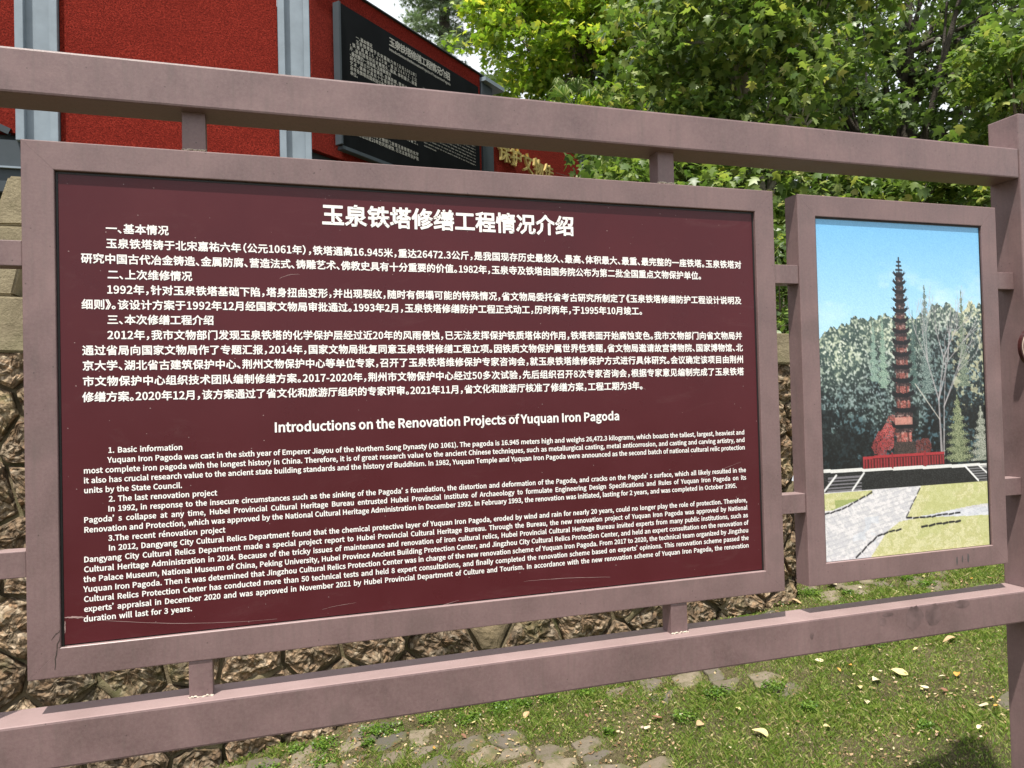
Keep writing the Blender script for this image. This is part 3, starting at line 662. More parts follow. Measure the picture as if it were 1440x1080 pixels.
for ci, poly in enumerate(cells):
    if len(poly) < 3: continue
    cx = sum(p[0] for p in poly) / len(poly); cz = sum(p[1] for p in poly) / len(poly)
    if cz > cap_bot(cx) + .05 or cz < -.355 + .152 * (cx - .56) - .35: continue
    # boundary polyline
    per = []
    for i in range(len(poly)):
        a = poly[i]; b = poly[(i + 1) % len(poly)]; L = math.hypot(b[0] - a[0], b[1] - a[1]); k = max(1, int(L / .032))
        for j in range(k): per.append((a[0] + (b[0] - a[0]) * j / k, a[1] + (b[1] - a[1]) * j / k))
        key = tuple(sorted([(round(a[0], 3), round(a[1], 3)), (round(b[0], 3), round(b[1], 3))])); edges[key] = (a, b)
    rings = 10; V = []; F = []; n = len(per); smooth_ = r.random() < .16; off = r.uniform(.6, 1.15); amp = .010 if smooth_ else .036; tilt = r.uniform(-.08, .08); tz = r.uniform(-.08, .08)
    for k in range(rings):
        s = 1 - (k / rings) ** 1.7
        for (px, pz) in per:
            dx, dz = px - cx, pz - cz; L = math.hypot(dx, dz); sh = max(0, (L - .010) / L) * s; x = cx + dx * sh; z = cz + dz * sh
            if z > cap_bot(x): z = cap_bot(x)
            prof = [-.07, -.012, .008, .014, .018, .020, .022, .024, .025, .026][k] * off
            rough = (amp if k else .006) * n3f(x, ci * .37, z) + (R_.uniform(-.004, .004) if k and not smooth_ else 0)
            V.append((x, wall_y(x, z) - prof - rough - (dx * tilt + dz * tz) * (1 if k else 0), z))
    V.append((cx, wall_y(cx, cz) - .032 * off - amp * n3f(cx, ci * .37, cz), cz))
    for k in range(rings - 1):
        for i in range(n): j = (i + 1) % n; F.append((k * n + i, k * n + j, (k + 1) * n + j, (k + 1) * n + i))
    for i in range(n): F.append(((rings - 1) * n + i, (rings - 1) * n + (i + 1) % n, len(V) - 1))
    link('wall_stone', mesh_from('wall_stone', V, F), M['smooth'] if smooth_ else M['stone'], wall)
# mortar backing and raised mortar straps
mb = MB(); nX, nZ = 100, 30; V = []; F = []
for i in range(nX + 1):
    x = WX0 + (WX1 - WX0) * i / nX
    for j in range(nZ + 1): zz = WZ0 + (cap_bot(x) - WZ0) * j / nZ; V.append((x, wall_y(x, zz) + .03, zz))
for i in range(nX):
    for j in range(nZ): a = i * (nZ + 1) + j; F.append((a, a + nZ + 1, a + nZ + 2, a + 1))
mb.add(V, F)
for (a, b) in edges.values():
    L = math.hypot(b[0] - a[0], b[1] - a[1])
    if L < .02 or r.random() < .86: continue
    k = max(2, int(L / .05)); P = []
    bend = r.uniform(-.02, .02); w0 = r.uniform(.016, .045)
    nx, nz = -(b[1] - a[1]) / L, (b[0] - a[0]) / L; rows = []
    for i in range(k + 1):
        t = i / k; x = a[0] + (b[0] - a[0]) * t + nx * bend * math.sin(math.pi * t); z = a[1] + (b[1] - a[1]) * t + nz * bend * math.sin(math.pi * t)
        w = w0 * r.uniform(.85, 1.2); row = []
        for q, h in ((-1.0, -.04), (-.8, -.004), (-.35, .012), (.35, .012), (.8, -.004), (1.0, -.04)):
            xx, zz = x + nx * w * q, min(z + nz * w * q, cap_bot(x)); row.append((xx, wall_y(xx, zz) - h - r.uniform(-.002, .002), zz))
        rows.append(row)
    mb.add([p for rw in rows for p in rw], [(i * 6 + q, i * 6 + q + 1, (i + 1) * 6 + q + 1, (i + 1) * 6 + q) for i in range(k) for q in range(5)])
mb.build('mortar', M['mortar'], wall)
# return end of the wall
def end_wall():
    V, F = [], []; ny, nz_ = 14, 26
    for i in range(ny + 1):
        for j in range(nz_ + 1):
            zz = -.3 + (1.86 + .3) * j / nz_; yy = float(wall_y(WX1, zz)) + .01 + 1.0 * i / ny
            V.append((WX1 + .02 + .05 * n3f(yy * .4, 2, zz * .4) + .02 * n3f(yy, 1, zz) * (0 < i), yy, zz))
    for i in range(ny):
        for j in range(nz_): a = i * (nz_ + 1) + j; F.append((a, a + nz_ + 1, a + nz_ + 2, a + 1))
    link('wall_end', mesh_from('wall_end', V, F), M['stone'], wall, False)
end_wall()
# coping blocks
def coping(x0, x1):
    bm = bmesh.new(); vv = []
    for x in (x0, x1):
        yf = float(wall_front_y(x, 1.)) - .05
        for (y, z) in ((yf, cap_bot(x) + .002), (yf, cap_top(x)), (yf + .42, cap_top(x)), (yf + .42, cap_bot(x) + .002)): vv.append(bm.verts.new((x, y, z)))
    for f in ((0, 1, 2, 3), (7, 6, 5, 4), (0, 4, 5, 1), (1, 5, 6, 2), (2, 6, 7, 3), (3, 7, 4, 0)): bm.faces.new([vv[i] for i in f])
    bmesh.ops.recalc_face_normals(bm, faces=bm.faces); bmesh.ops.bevel(bm, geom=bm.edges[:], offset=.012, segments=2, affect='EDGES')
    bmesh.ops.subdivide_edges(bm, edges=bm.edges[:], cuts=3, use_grid_fill=True)
    for v_ in bm.verts: v_.co += Vector((0, .006 * n3f(v_.co.x, 0, v_.co.z), .004 * n3f(v_.co.x * 2, 1, v_.co.y)))
    bobj('coping_stone', bm, M['coping'], wall)
for i in range(8): coping(WX0 + .91 * i + .004, WX0 + .91 * (i + 1) - .004)
# leaning stone pier on the coping at far left
def pier(name, pts, y0, y1, mat, parent):
    bm = bmesh.new(); a = [bm.verts.new((x, y0, z)) for x, z in pts]; b = [bm.verts.new((x, y1, z)) for x, z in pts]; n = len(pts)
    bm.faces.new(a); bm.faces.new(b[::-1])
    for i in range(n): bm.faces.new([a[i], b[i], b[(i + 1) % n], a[(i + 1) % n]])
    bmesh.ops.recalc_face_normals(bm, faces=bm.faces); bmesh.ops.bevel(bm, geom=bm.edges[:], offset=.012, segments=2, affect='EDGES'); return bobj(name, bm, mat, parent)
pr_ = empty('stone_pier', (-1.0, 3.35, 2.33), 'leaning beige stone pier standing on the wall coping at far left', 'pier')
pier('pier_block', [(-.99, 2.73), (-.74, 2.74), (-.80, 3.02), (-.90, 3.02)], 3.22, 3.5, M['coping'], pr_)
pier('pier_block', [(-1.25, 2.325), (-.88, 2.325), (-.79, 2.725), (-1.06, 2.725)], 3.20, 3.52, M['coping'], pr_)

# ------------------------------------------------------------------ BUILDING
bld = empty('exhibition_building', (0, 8, 4.4), 'red turf clad building with grey blue steel columns behind the wall', 'building')
BX, BY = 1.06, 7.05                               # the corner
Zb, Zt = 4.42, 6.53
def wbox(name, P, D, a, b, n0, n1, z0, z1, mat, parent, bev=0.):
    """box along a wall line: P origin (x,y), D unit direction, a..b along, n0..n1 outwards (towards the viewer)"""
    N = (D[1], -D[0]); bm = bmesh.new(); vv = []
    for s in (a, b):
        for n_ in (n0, n1):
            for z_ in (z0, z1): vv.append(bm.verts.new((P[0] + D[0] * s + N[0] * n_, P[1] + D[1] * s + N[1] * n_, z_)))
    for f in ((0, 1, 3, 2), (4, 6, 7, 5), (0, 4, 5, 1), (2, 3, 7, 6), (0, 2, 6, 4), (1, 5, 7, 3)): bm.faces.new([vv[i] for i in f])
    bmesh.ops.recalc_face_normals(bm, faces=bm.faces)
    if bev: bmesh.ops.bevel(bm, geom=bm.edges[:], offset=bev, segments=2, affect='EDGES')
    return bobj(name, bm, mat, parent)
D1 = (1., 0.); P1 = (0, 7.12)
def column(P, D, s, z0=Zb - .02, z1=Zt, w=.30):
    bm = bmesh.new()
    c = wbox('column', P, D, s, s + w, -.06, .02, z0, z1, M['steel'], bld)                 # web
    wbox('flange', P, D, s, s + w * .21, .021, .11, z0, z1, M['steel'], c, .004)
    wbox('flange', P, D, s + w * .80, s + w, .021, .075, z0, z1, M['steel'], c, .004)
    return c
column(P1, D1, -1.86, w=.375); column(P1, D1, .70, w=.345); column(P1, D1, -4.45, w=.375)
wbox('turf_panel', P1, D1, -1.478, .696, -.08, .0, Zb + .0, Zt, M['turf'], bld)
wbox('turf_panel', P1, D1, -4.07, -1.864, -.08, .0, Zb + .08, Zt, M['turf'], bld)
D2v = Vector((6.47 - BX, 11.82 - BY)).normalized(); D2 = (D2v.x, D2v.y); P2 = (BX, BY)
def s_at(x): return (x - BX) / D2[0]
wbox('turf_panel', P2, D2, 0.0, 3.53, -.08, 0, Zb + .12, Zt + .09, M['turf'], bld)
wbox('column', P2, D2, 3.54, 3.84, -.06, .03, Zb, Zt - .02, M['darksteel'], bld)
wbox('turf_panel', P2, D2, 3.85, 7.02, -.08, 0, Zb + .12, 6.24, M['turf'], bld)
wbox('column', P2, D2, 7.03, 7.29, -.09, .05, Zb, 6.29, M['darksteel'], bld)
wbox('roof_edge', P2, D2, -.05, 3.90, -.25, .035, Zt + .092, Zt + .105, M['darksteel'], bld)
wbox('roof_edge', P2, D2, 3.545, 4.1, -.30, .10, Zt + .0, Zt + .06, M['steel'], bld)
wbox('roof_edge', P1, D1, -5, .9, -.25, .06, Zt + .003, Zt + .05, M['darksteel'], bld)
wbox('base_beam', P1, D1, -5, .69, -.2, .05, 4.13, 4.415, M['darksteel'], bld, .01)
wbox('base_beam', P1, D1, -5, .69, -.2, .03, 3.88, 4.125, M['darksteel'], bld, .01)
wbox('beam_edge', P1, D1, -5, .69, .03, .07, 4.122, 4.140, M['steel'], bld)
wbox('base_beam', P2, D2, .02, 7.2, -.2, .05, 4.10, 4.40, M['darksteel'], bld, .01)
# small dark diagonal brace on the left panel
def brace():
    V, F = tube([(-2.55, 7.10, 4.78), (-1.93, 7.10, 4.50)], [.045, .045], 4); link('brace', mesh_from('brace', V, F), M['darksteel'], bld)
brace()
# body and roof behind
def body():
    bm = bmesh.new(); pl = [(-6, 7.21), (BX + .02, 7.21), (6.3, 11.9), (3, 16), (-6, 16)]
    for i in range(5): pass
    a = [bm.verts.new((x, y, Zb)) for x, y in pl]; b = [bm.verts.new((x, y, 6.2)) for x, y in pl]; bm.faces.new(a); bm.faces.new(b)
    for i in range(5): bm.faces.new([a[i], b[i], b[(i + 1) % 5], a[(i + 1) % 5]])
    bmesh.ops.recalc_face_normals(bm, faces=bm.faces); bobj('wall_core', bm, M['darksteel'], bld)
    for (x, y) in ((-4, 7.6), (-1.7, 7.6), (.8, 7.6), (3.2, 9.4), (5.6, 11.6), (-4, 12), (2, 13)): box('support_post', x - .1, x + .1, y - .1, y + .1, 2.6, Zb - .3, M['darksteel'], bld)
body()
# black information board on the angled wall
ib = empty('information_board', (BX + D2[0] * 1.8, BY + D2[1] * 1.8, 4.7), 'black information board of pale text hung on the angled red wall', 'information board')
bs0, bs1, bz0, bz1 = .36, 3.32, 4.665, 6.345
wbox('board_panel', P2, D2, bs0, bs1, .05, .105, bz0, bz1, M['boardblack'], ib)
wbox('board_edge', P2, D2, bs0 - .035, bs0 - .002, .03, .13, bz0, bz1, M['darksteel'], ib, .004)
bp = wbox('board_edge', P2, D2, bs0, bs1, .03, .12, bz0 - .05, bz0 - .004, M['darksteel'], ib, .004)
def on_wall(name, s, a, b, zb, em, cjk, n_, mat, parent, bold=.012, res=1, ext=None, italic=0.):
    V, F = layout(s, em, (b - a) if b else None, bold, res, words=not cjk); N = (D2[1], -D2[0])
    S = V[:, 0] + a; Zz = V[:, 1] + zb
    P = np.stack([P2[0] + D2[0] * S + N[0] * (n_ + V[:, 2]), P2[1] + D2[1] * S + N[1] * (n_ + V[:, 2]), Zz], -1)
    if ext:
        Q = P + np.array([N[0], N[1], 0]) * ext; k = len(P); F2 = list(F) + [tuple(i + k for i in f)[::-1] for f in F]
        cnt = {}
        for f in F:
            for i in range(len(f)): e = (f[i], f[(i + 1) % len(f)]); cnt[e] = 1
        for (i, j) in cnt:
            if (j, i) not in cnt: F2.append((i, j, j + k, i + k))
        P = np.concatenate([P, Q]); F = F2
    return link(name, mesh_from(name, P.tolist(), F), mat, parent)
L_ = bs1 - bs0
on_wall('title_line', TITLE, 1.25, 2.59, 6.19, .122, True, .108, M['boardtext'], ib, .016, 1)
on_wall('title_line', ETITLE, 1.25, 2.59, 6.115, .046, False, .108, M['boardtext'], ib, .016, 1)
zz = 6.02
for i, (s, a_, b_, z_) in enumerate(CH):
    t = s
    while t:
        ind = (a_ > .14 and t is s); n_ = 21 if ind else 23; line, t2 = t[:n_], t[n_:]
        if not t2 and i + 1 < len(CH) and CH[i + 1][1] < .14 and CH[i][1] < .14 or (len(line) == n_): wd = 1.81
        else: wd = None
        a0 = .52 + (.11 if ind else 0)
        on_wall('text_line', line, a0, wd, zz, .054, True, .108, M['boardtext'], ib, .014, 1); zz -= .0585; t = t2
        if zz < 4.80: break
    if i in (2, 5): zz -= .03
    if zz < 4.80: break
zz = 5.86
for i, (s, a_, b_) in enumerate(EN):
    on_wall('text_line', s[:102], 1.94, 3.20 if len(s) > 110 else None, zz, .021, False, .108, M['boardtext'], ib, .02, 1); zz -= .046
    if zz < 5.0: break
# gold slogan on the last red panel
_a = 3.93
sl = empty('gold_slogan', (P2[0] + D2[0] * 4.5, P2[1] + D2[1] * 4.5, 5.5), 'row of raised golden Chinese characters on the far red panel', 'lettering')
x = _a + .02
for i, ch in enumerate('保护文物传'):
    em = .345; on_wall('character', ch, x, None, 5.462, em, True, .03, M['gold'], sl, .012, 2, ext=.04)
    x += em * 1.09

# ------------------------------------------------------------------ FOLIAGE
def leaf_template(kind):
    if kind == 'maple':
        pts = [(0, -.30), (.16, -.28), (.42, -.10), (.22, .0), (.50, .28), (.20, .26), (0, .70), (-.20, .26), (-.50, .28), (-.22, .0), (-.42, -.10), (-.16, -.28)]
        V = [(0, 0, .04)] + [(x, y, -.10 * (x * x + y * y)) for x, y in pts]; n = len(pts)
        return np.array(V, float), np.array([(0, k + 1, (k + 1) % n + 1) for k in range(n)])
    if kind == 'oval':
        pts = [(0, -.5), (.26, -.15), (.22, .25), (0, .55), (-.22, .25), (-.26, -.15)]
        V = [(x, y, -.25 * abs(x)) for x, y in pts]; return np.array(V, float), np.array([(0, 1, 5), (1, 2, 5), (2, 4, 5), (2, 3, 4)])
    if kind == 'needle':
        V = []; F = []
        for k in range(6):
            a = -1.2 + 2.4 * k / 5; d = np.array([math.sin(a), math.cos(a)]); p = np.array([-d[1], d[0]]) * .045
            V += [(-p[0], -p[1], 0), (p[0], p[1], 0), (d[0] * .6, d[1] * .6, -.12)]; F.append((3 * k, 3 * k + 1, 3 * k + 2))
        return np.array(V, float), np.array(F)
def rot_batch(yaw, pitch, roll):
    cy, sy, cp, sp, cr, sr = np.cos(yaw), np.sin(yaw), np.cos(pitch), np.sin(pitch), np.cos(roll), np.sin(roll); z = np.zeros_like(cy); o = np.ones_like(cy)
    Rz = np.stack([cy, -sy, z, sy, cy, z, z, z, o], -1).reshape(-1, 3, 3); Rx = np.stack([o, z, z, z, cp, -sp, z, sp, cp], -1).reshape(-1, 3, 3); Ry = np.stack([cr, z, sr, z, o, z, -sr, z, cr], -1).reshape(-1, 3, 3)
    return Rz @ Rx @ Ry
def leaf_cloud(pos, kind, size, droop=.5, spread=.55, jit=.3):
    T, F = leaf_template(kind); n = len(pos)
    Rm = rot_batch(RN.uniform(0, 2 * np.pi, n), -droop + RN.normal(0, spread, n), RN.normal(0, spread, n)); s = size * RN.uniform(1 - jit, 1 + jit, n)
    V = np.einsum('nij,kj->nki', Rm, T) * s[:, None, None] + pos[:, None, :]
    FF = F[None] + (np.arange(n) * len(T))[:, None, None]
    return V.reshape(-1, 3), FF.reshape(-1, 3)
def clump_points(centers, radii, per, flat=.55):
    n = len(centers); idx = np.repeat(np.arange(n), per); d = RN.normal(0, 1, (len(idx), 3)); d /= np.linalg.norm(d, axis=1)[:, None]; rr = RN.random(len(idx)) ** .45
    return centers[idx] + d * (rr * radii[idx])[:, None] * np.array([1, 1, flat])
def crown_centers(lobes, n):
    out = []
    w = np.array([l[3] ** 2 for l in lobes]); w = w / w.sum()
    for l, k in zip(lobes, RN.multinomial(n, w)):
        d = RN.normal(0, 1, (k, 3)); d /= np.linalg.norm(d, axis=1)[:, None]; rr = RN.uniform(.35, 1.0, k) ** .6
        out.append(np.array(l[:3]) + d * rr[:, None] * l[3] * np.array([1, 1, .8]))
    return np.concatenate(out)
def tree(name, label, cat, base, lobes, nclump, per, lsize, lmat, bmat, kind='maple', trunk_r=.14, crad=.35, group=None, droop=.5, nb=14, flat=.55, top=None):
    o = empty(name, base, label, cat, group)
    b = Vector(base); cen = Vector(np.mean([l[:3] for l in lobes], 0)); top = Vector(top) if top else Vector((cen.x, cen.y, max(l[2] for l in lobes)))
    mbk = MB(); P = []; n = 8
    for i in range(n + 1):
        t = i / n; p = b.lerp(top, t) + Vector((math.sin(t * 5 + b.x), math.cos(t * 4 + b.y), 0)) * .12 * (t > 0); P.append(p)
    mbk.add(*tube([b - Vector((0, 0, .4))] + P, [trunk_r * 1.25] + [trunk_r * (1 - .8 * i / n) for i in range(n + 1)], 9)); mbk.build('trunk', bmat, o)
    C_ = crown_centers(lobes, nclump); lb = MB()
    for ln in range(nb):
        c = Vector(C_[R_.randrange(len(C_))]); t0 = R_.uniform(.25, .85); s = b.lerp(top, t0); mid = s.lerp(c, .5) + Vector((R_.uniform(-.2, .2), R_.uniform(-.2, .2), R_.uniform(.0, .35)))
        r0 = trunk_r * .42 * (1 - .5 * t0); pp = [s, s.lerp(mid, .5) + Vector((R_.uniform(-.08, .08),) * 3), mid, mid.lerp(c, .5) + Vector((R_.uniform(-.08, .08),) * 3), c]
        lb.add(*tube(pp, [r0, r0 * .8, r0 * .6, r0 * .4, r0 * .15], 6))
        for q in range(3):
            c2 = c + Vector((R_.uniform(-.6, .6), R_.uniform(-.6, .6), R_.uniform(-.3, .4))); lb.add(*tube([mid, mid.lerp(c2, .5) + Vector((0, 0, .1)), c2], [r0 * .35, r0 * .22, r0 * .08], 5))
    lb.build('branches', bmat, o)
    pos = clump_points(C_, crad * RN.uniform(.6, 1.3, len(C_)), per, flat); V, F = leaf_cloud(pos, kind, lsize, droop)
    link('crown', mesh_np('crown', V, F), lmat, o)
    return o
def ray_at(px, py, D):
    return CAMP + (_right * ((px - 720) / 1081.1) + _up * ((540 - py) / 1081.1) + _fwd) * D
def gz(x, y): return float(hill_z(np.array(x), np.array(y)))
def lobe(px, py, D, r): p = ray_at(px, py, D); return (p.x, p.y, p.z, r)
def base_at(px, D):
    p = ray_at(px, 500, D); return (p.x, p.y, gz(p.x, p.y) - .05)
G = 'broadleaf trees on the slope'
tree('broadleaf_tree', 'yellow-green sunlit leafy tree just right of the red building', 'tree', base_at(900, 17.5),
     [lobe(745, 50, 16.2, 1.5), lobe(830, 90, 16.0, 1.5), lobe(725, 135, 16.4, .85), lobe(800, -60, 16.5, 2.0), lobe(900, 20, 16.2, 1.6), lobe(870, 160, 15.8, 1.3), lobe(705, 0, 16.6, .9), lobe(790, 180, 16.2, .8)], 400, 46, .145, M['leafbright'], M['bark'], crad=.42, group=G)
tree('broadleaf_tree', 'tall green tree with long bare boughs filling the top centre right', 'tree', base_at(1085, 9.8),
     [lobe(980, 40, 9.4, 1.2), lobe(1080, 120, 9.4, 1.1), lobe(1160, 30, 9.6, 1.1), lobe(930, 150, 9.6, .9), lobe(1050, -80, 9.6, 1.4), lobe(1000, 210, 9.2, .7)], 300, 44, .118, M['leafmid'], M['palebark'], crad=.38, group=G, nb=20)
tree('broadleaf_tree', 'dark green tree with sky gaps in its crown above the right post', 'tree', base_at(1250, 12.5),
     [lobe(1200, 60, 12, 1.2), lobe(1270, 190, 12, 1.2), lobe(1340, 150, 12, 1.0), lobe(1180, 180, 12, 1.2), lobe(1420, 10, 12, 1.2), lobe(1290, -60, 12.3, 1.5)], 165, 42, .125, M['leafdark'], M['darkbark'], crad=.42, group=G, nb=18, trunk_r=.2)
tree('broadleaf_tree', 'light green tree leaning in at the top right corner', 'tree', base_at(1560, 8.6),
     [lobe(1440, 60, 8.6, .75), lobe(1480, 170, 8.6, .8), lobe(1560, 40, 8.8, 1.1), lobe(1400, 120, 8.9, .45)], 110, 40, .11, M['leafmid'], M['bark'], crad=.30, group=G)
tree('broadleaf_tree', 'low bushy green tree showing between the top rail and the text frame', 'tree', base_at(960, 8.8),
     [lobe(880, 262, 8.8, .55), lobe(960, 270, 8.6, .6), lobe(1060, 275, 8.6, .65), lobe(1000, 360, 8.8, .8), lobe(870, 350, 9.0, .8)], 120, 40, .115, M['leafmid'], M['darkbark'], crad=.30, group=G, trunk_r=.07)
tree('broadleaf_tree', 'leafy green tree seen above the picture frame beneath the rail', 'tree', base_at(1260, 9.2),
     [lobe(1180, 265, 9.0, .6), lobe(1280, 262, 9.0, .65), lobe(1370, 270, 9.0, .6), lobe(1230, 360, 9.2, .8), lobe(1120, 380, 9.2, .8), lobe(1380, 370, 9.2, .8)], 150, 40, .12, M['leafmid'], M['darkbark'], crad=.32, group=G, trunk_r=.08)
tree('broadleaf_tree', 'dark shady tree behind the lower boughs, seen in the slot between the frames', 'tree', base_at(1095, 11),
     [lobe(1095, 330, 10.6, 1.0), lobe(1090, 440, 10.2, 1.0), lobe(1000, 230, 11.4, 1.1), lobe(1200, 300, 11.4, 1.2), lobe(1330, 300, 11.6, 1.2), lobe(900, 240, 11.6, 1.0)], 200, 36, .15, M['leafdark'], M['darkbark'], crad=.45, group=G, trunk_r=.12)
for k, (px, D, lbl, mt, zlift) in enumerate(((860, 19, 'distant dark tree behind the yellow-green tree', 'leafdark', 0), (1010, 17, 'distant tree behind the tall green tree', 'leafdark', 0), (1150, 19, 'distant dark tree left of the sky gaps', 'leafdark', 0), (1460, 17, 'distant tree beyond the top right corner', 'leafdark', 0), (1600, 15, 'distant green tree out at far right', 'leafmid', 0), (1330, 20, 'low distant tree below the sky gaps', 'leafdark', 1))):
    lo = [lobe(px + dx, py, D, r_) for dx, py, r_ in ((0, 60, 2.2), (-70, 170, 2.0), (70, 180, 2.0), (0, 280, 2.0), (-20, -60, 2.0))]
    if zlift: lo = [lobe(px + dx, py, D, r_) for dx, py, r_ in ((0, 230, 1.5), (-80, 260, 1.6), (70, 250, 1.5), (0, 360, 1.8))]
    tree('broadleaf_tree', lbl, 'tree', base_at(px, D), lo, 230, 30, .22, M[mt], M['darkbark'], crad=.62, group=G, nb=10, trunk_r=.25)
# cedar
def cedar():
    o = empty('cedar_tree', base_at(618, 22), 'tall grey-green cedar with layered boughs against the white sky', 'tree')
    b = Vector(o.location); tp = ray_at(625, -160, 22); mbk = MB(); mbk.add(*tube([b, b.lerp(tp, .5) + Vector((.1, 0, 0)), tp], [.3, .2, .04], 8)); mbk.build('trunk', M['darkbark'], o)
    lb = MB(); P = []
    for k in range(46):
        t = .30 + .68 * k / 45; s = b.lerp(tp, t); a = k * 2.4; L = (3.1 * (1 - t) + .5) * R_.uniform(.7, 1.2); d = Vector((math.cos(a), math.sin(a), 0)); pts_ = []
        for i in range(6): u_ = i / 5; pts_.append(s + d * L * u_ + Vector((0, 0, .25 * u_ - .45 * u_ * u_ * L / 2)))
        lb.add(*tube(pts_, [.05, .04, .03, .022, .015, .008], 5))
        for i in range(1, 6):
            for q in range(60):
                side = Vector((-d.y, d.x, 0)) * R_.gauss(0, .26 * (1.2 - i / 8)); P.append(tuple(pts_[i] + d * R_.uniform(-.3, .25) + side + Vector((0, 0, R_.gauss(-.03, .05) - abs(side.length) * .2))))
    lb.build('branches', M['darkbark'], o); V, F = leaf_cloud(np.array(P), 'needle', .22, .1, .45); link('crown', mesh_np('crown', V, F), M['needle'], o)
cedar()
# fan palm beside the yellow-green tree
def palm():
    c = ray_at(812, 160, 14.9); o = empty('fan_palm', (c.x, c.y, gz(c.x, c.y) - .05), 'small fan palm with pale hanging leaflets at the edge of the bright tree', 'palm')
    V, F = tube([Vector(o.location), c], [.09, .07], 8); link('trunk', mesh_from('trunk', V, F), M['bark'], o, True)
    r2 = random.Random(4)
    for k in range(13):
        a = k * 2.4; el = r2.uniform(.1, 1.25); d = Vector((math.cos(a) * math.cos(el), math.sin(a) * math.cos(el), math.sin(el))); hub = c + d * r2.uniform(.35, .6); f = MB()
        f.add(*tube([c, hub], [.012, .008], 4)); side = d.cross(Vector((0, 0, 1))).normalized()
        for j in range(15):
            t = -1.25 + 2.5 * j / 14; dd = (d * math.cos(t) + side * math.sin(t)).normalized(); Lf = r2.uniform(.38, .5); w = dd.cross(d.cross(side)).normalized() * .016
            tip = hub + dd * Lf + Vector((0, 0, -.24 * r2.uniform(.6, 1.2))); md = hub + dd * Lf * .6 + Vector((0, 0, .0))
            f.add([hub - w * .4, hub + w * .4, md - w, md + w, tip], [(0, 1, 3, 2), (2, 3, 4)])
        f.build('frond', M['palm'], o, False)
palm()
# bushes along the terrace behind the wall
def shrub(px, D, zr, n, lbl, mt, rad=.45, lsz=.06):
    p = ray_at(px, 450, D); z = gz(p.x, p.y); o = empty('shrub', (p.x, p.y, z), lbl, 'shrub', 'shrubs on the terrace behind the wall')
    C_ = np.array([(p.x + RN.normal(0, rad * .6), p.y + RN.normal(0, rad * .4), z + RN.uniform(.1, zr)) for _ in range(n)]); st_ = MB()
    for c in C_[:14]: st_.add(*tube([(p.x, p.y, z - .1), tuple(c)], [.012, .004], 4))
    st_.build('stems', M['bark'], o); pos = clump_points(C_, np.full(n, .2), 42, .8); V, F = leaf_cloud(pos, 'oval', lsz, .3, .6); link('foliage', mesh_np('foliage', V, F), M[mt], o)
shrub(1098, 6.3, 1.1, 40, 'dark shrub seen in the slot between the two frames above the coping', 'leafdark', .6)
shrub(1250, 6.8, 1.2, 30, 'shrub on the slope hidden behind the pagoda picture', 'leafmid', .6)
shrub(980, 6.0, .8, 30, 'shrub on the terrace behind the right half of the text panel', 'leafmid', .6)
shrub(1420, 6.8, 1.3, 36, 'shrub on the slope beside the right post', 'leafmid', .7)

# ------------------------------------------------------------------ LAWN: paving stones, grass, weeds, dry leaves
r = random.Random(33)
ang = math.radians(34); ca, sa = math.cos(ang), math.sin(ang)
spts = []
for i in range(-20, 36):
    for j in range(-24, 34): spts.append((i * .235 + (j % 2) * .11 + r.uniform(-.06, .06), j * .150 + r.uniform(-.035, .035)))
def to_xy(u_, v_): return 2.2 + u_ * ca - v_ * sa, 1.6 + u_ * sa + v_ * ca
def patch(x, y): return math.sin(x * 2.3 + .6) * math.cos(y * 2.9 + x) + .6 * math.sin(x * 5.1 + y * 4.7)
sel = []
for k, (u_, v_) in enumerate(spts):
    x, y = to_xy(u_, v_)
    if not (-.1 < x < 6.2 and .40 < y < 4.3) or (y > 2.84 - .04 * x and x < 4.3): continue
    prob = .12 if x < 2.1 + .35 * (y - 1.5) else (-.62 if y < 2.6 else .0)
    if patch(x, y) + r.uniform(-.35, .35) > prob: continue
    sel.append((math.hypot(x - CAMP.x, y - CAMP.y), k))
sel = [k for d_, k in sorted(sel)[:285]]
slab_poly = []
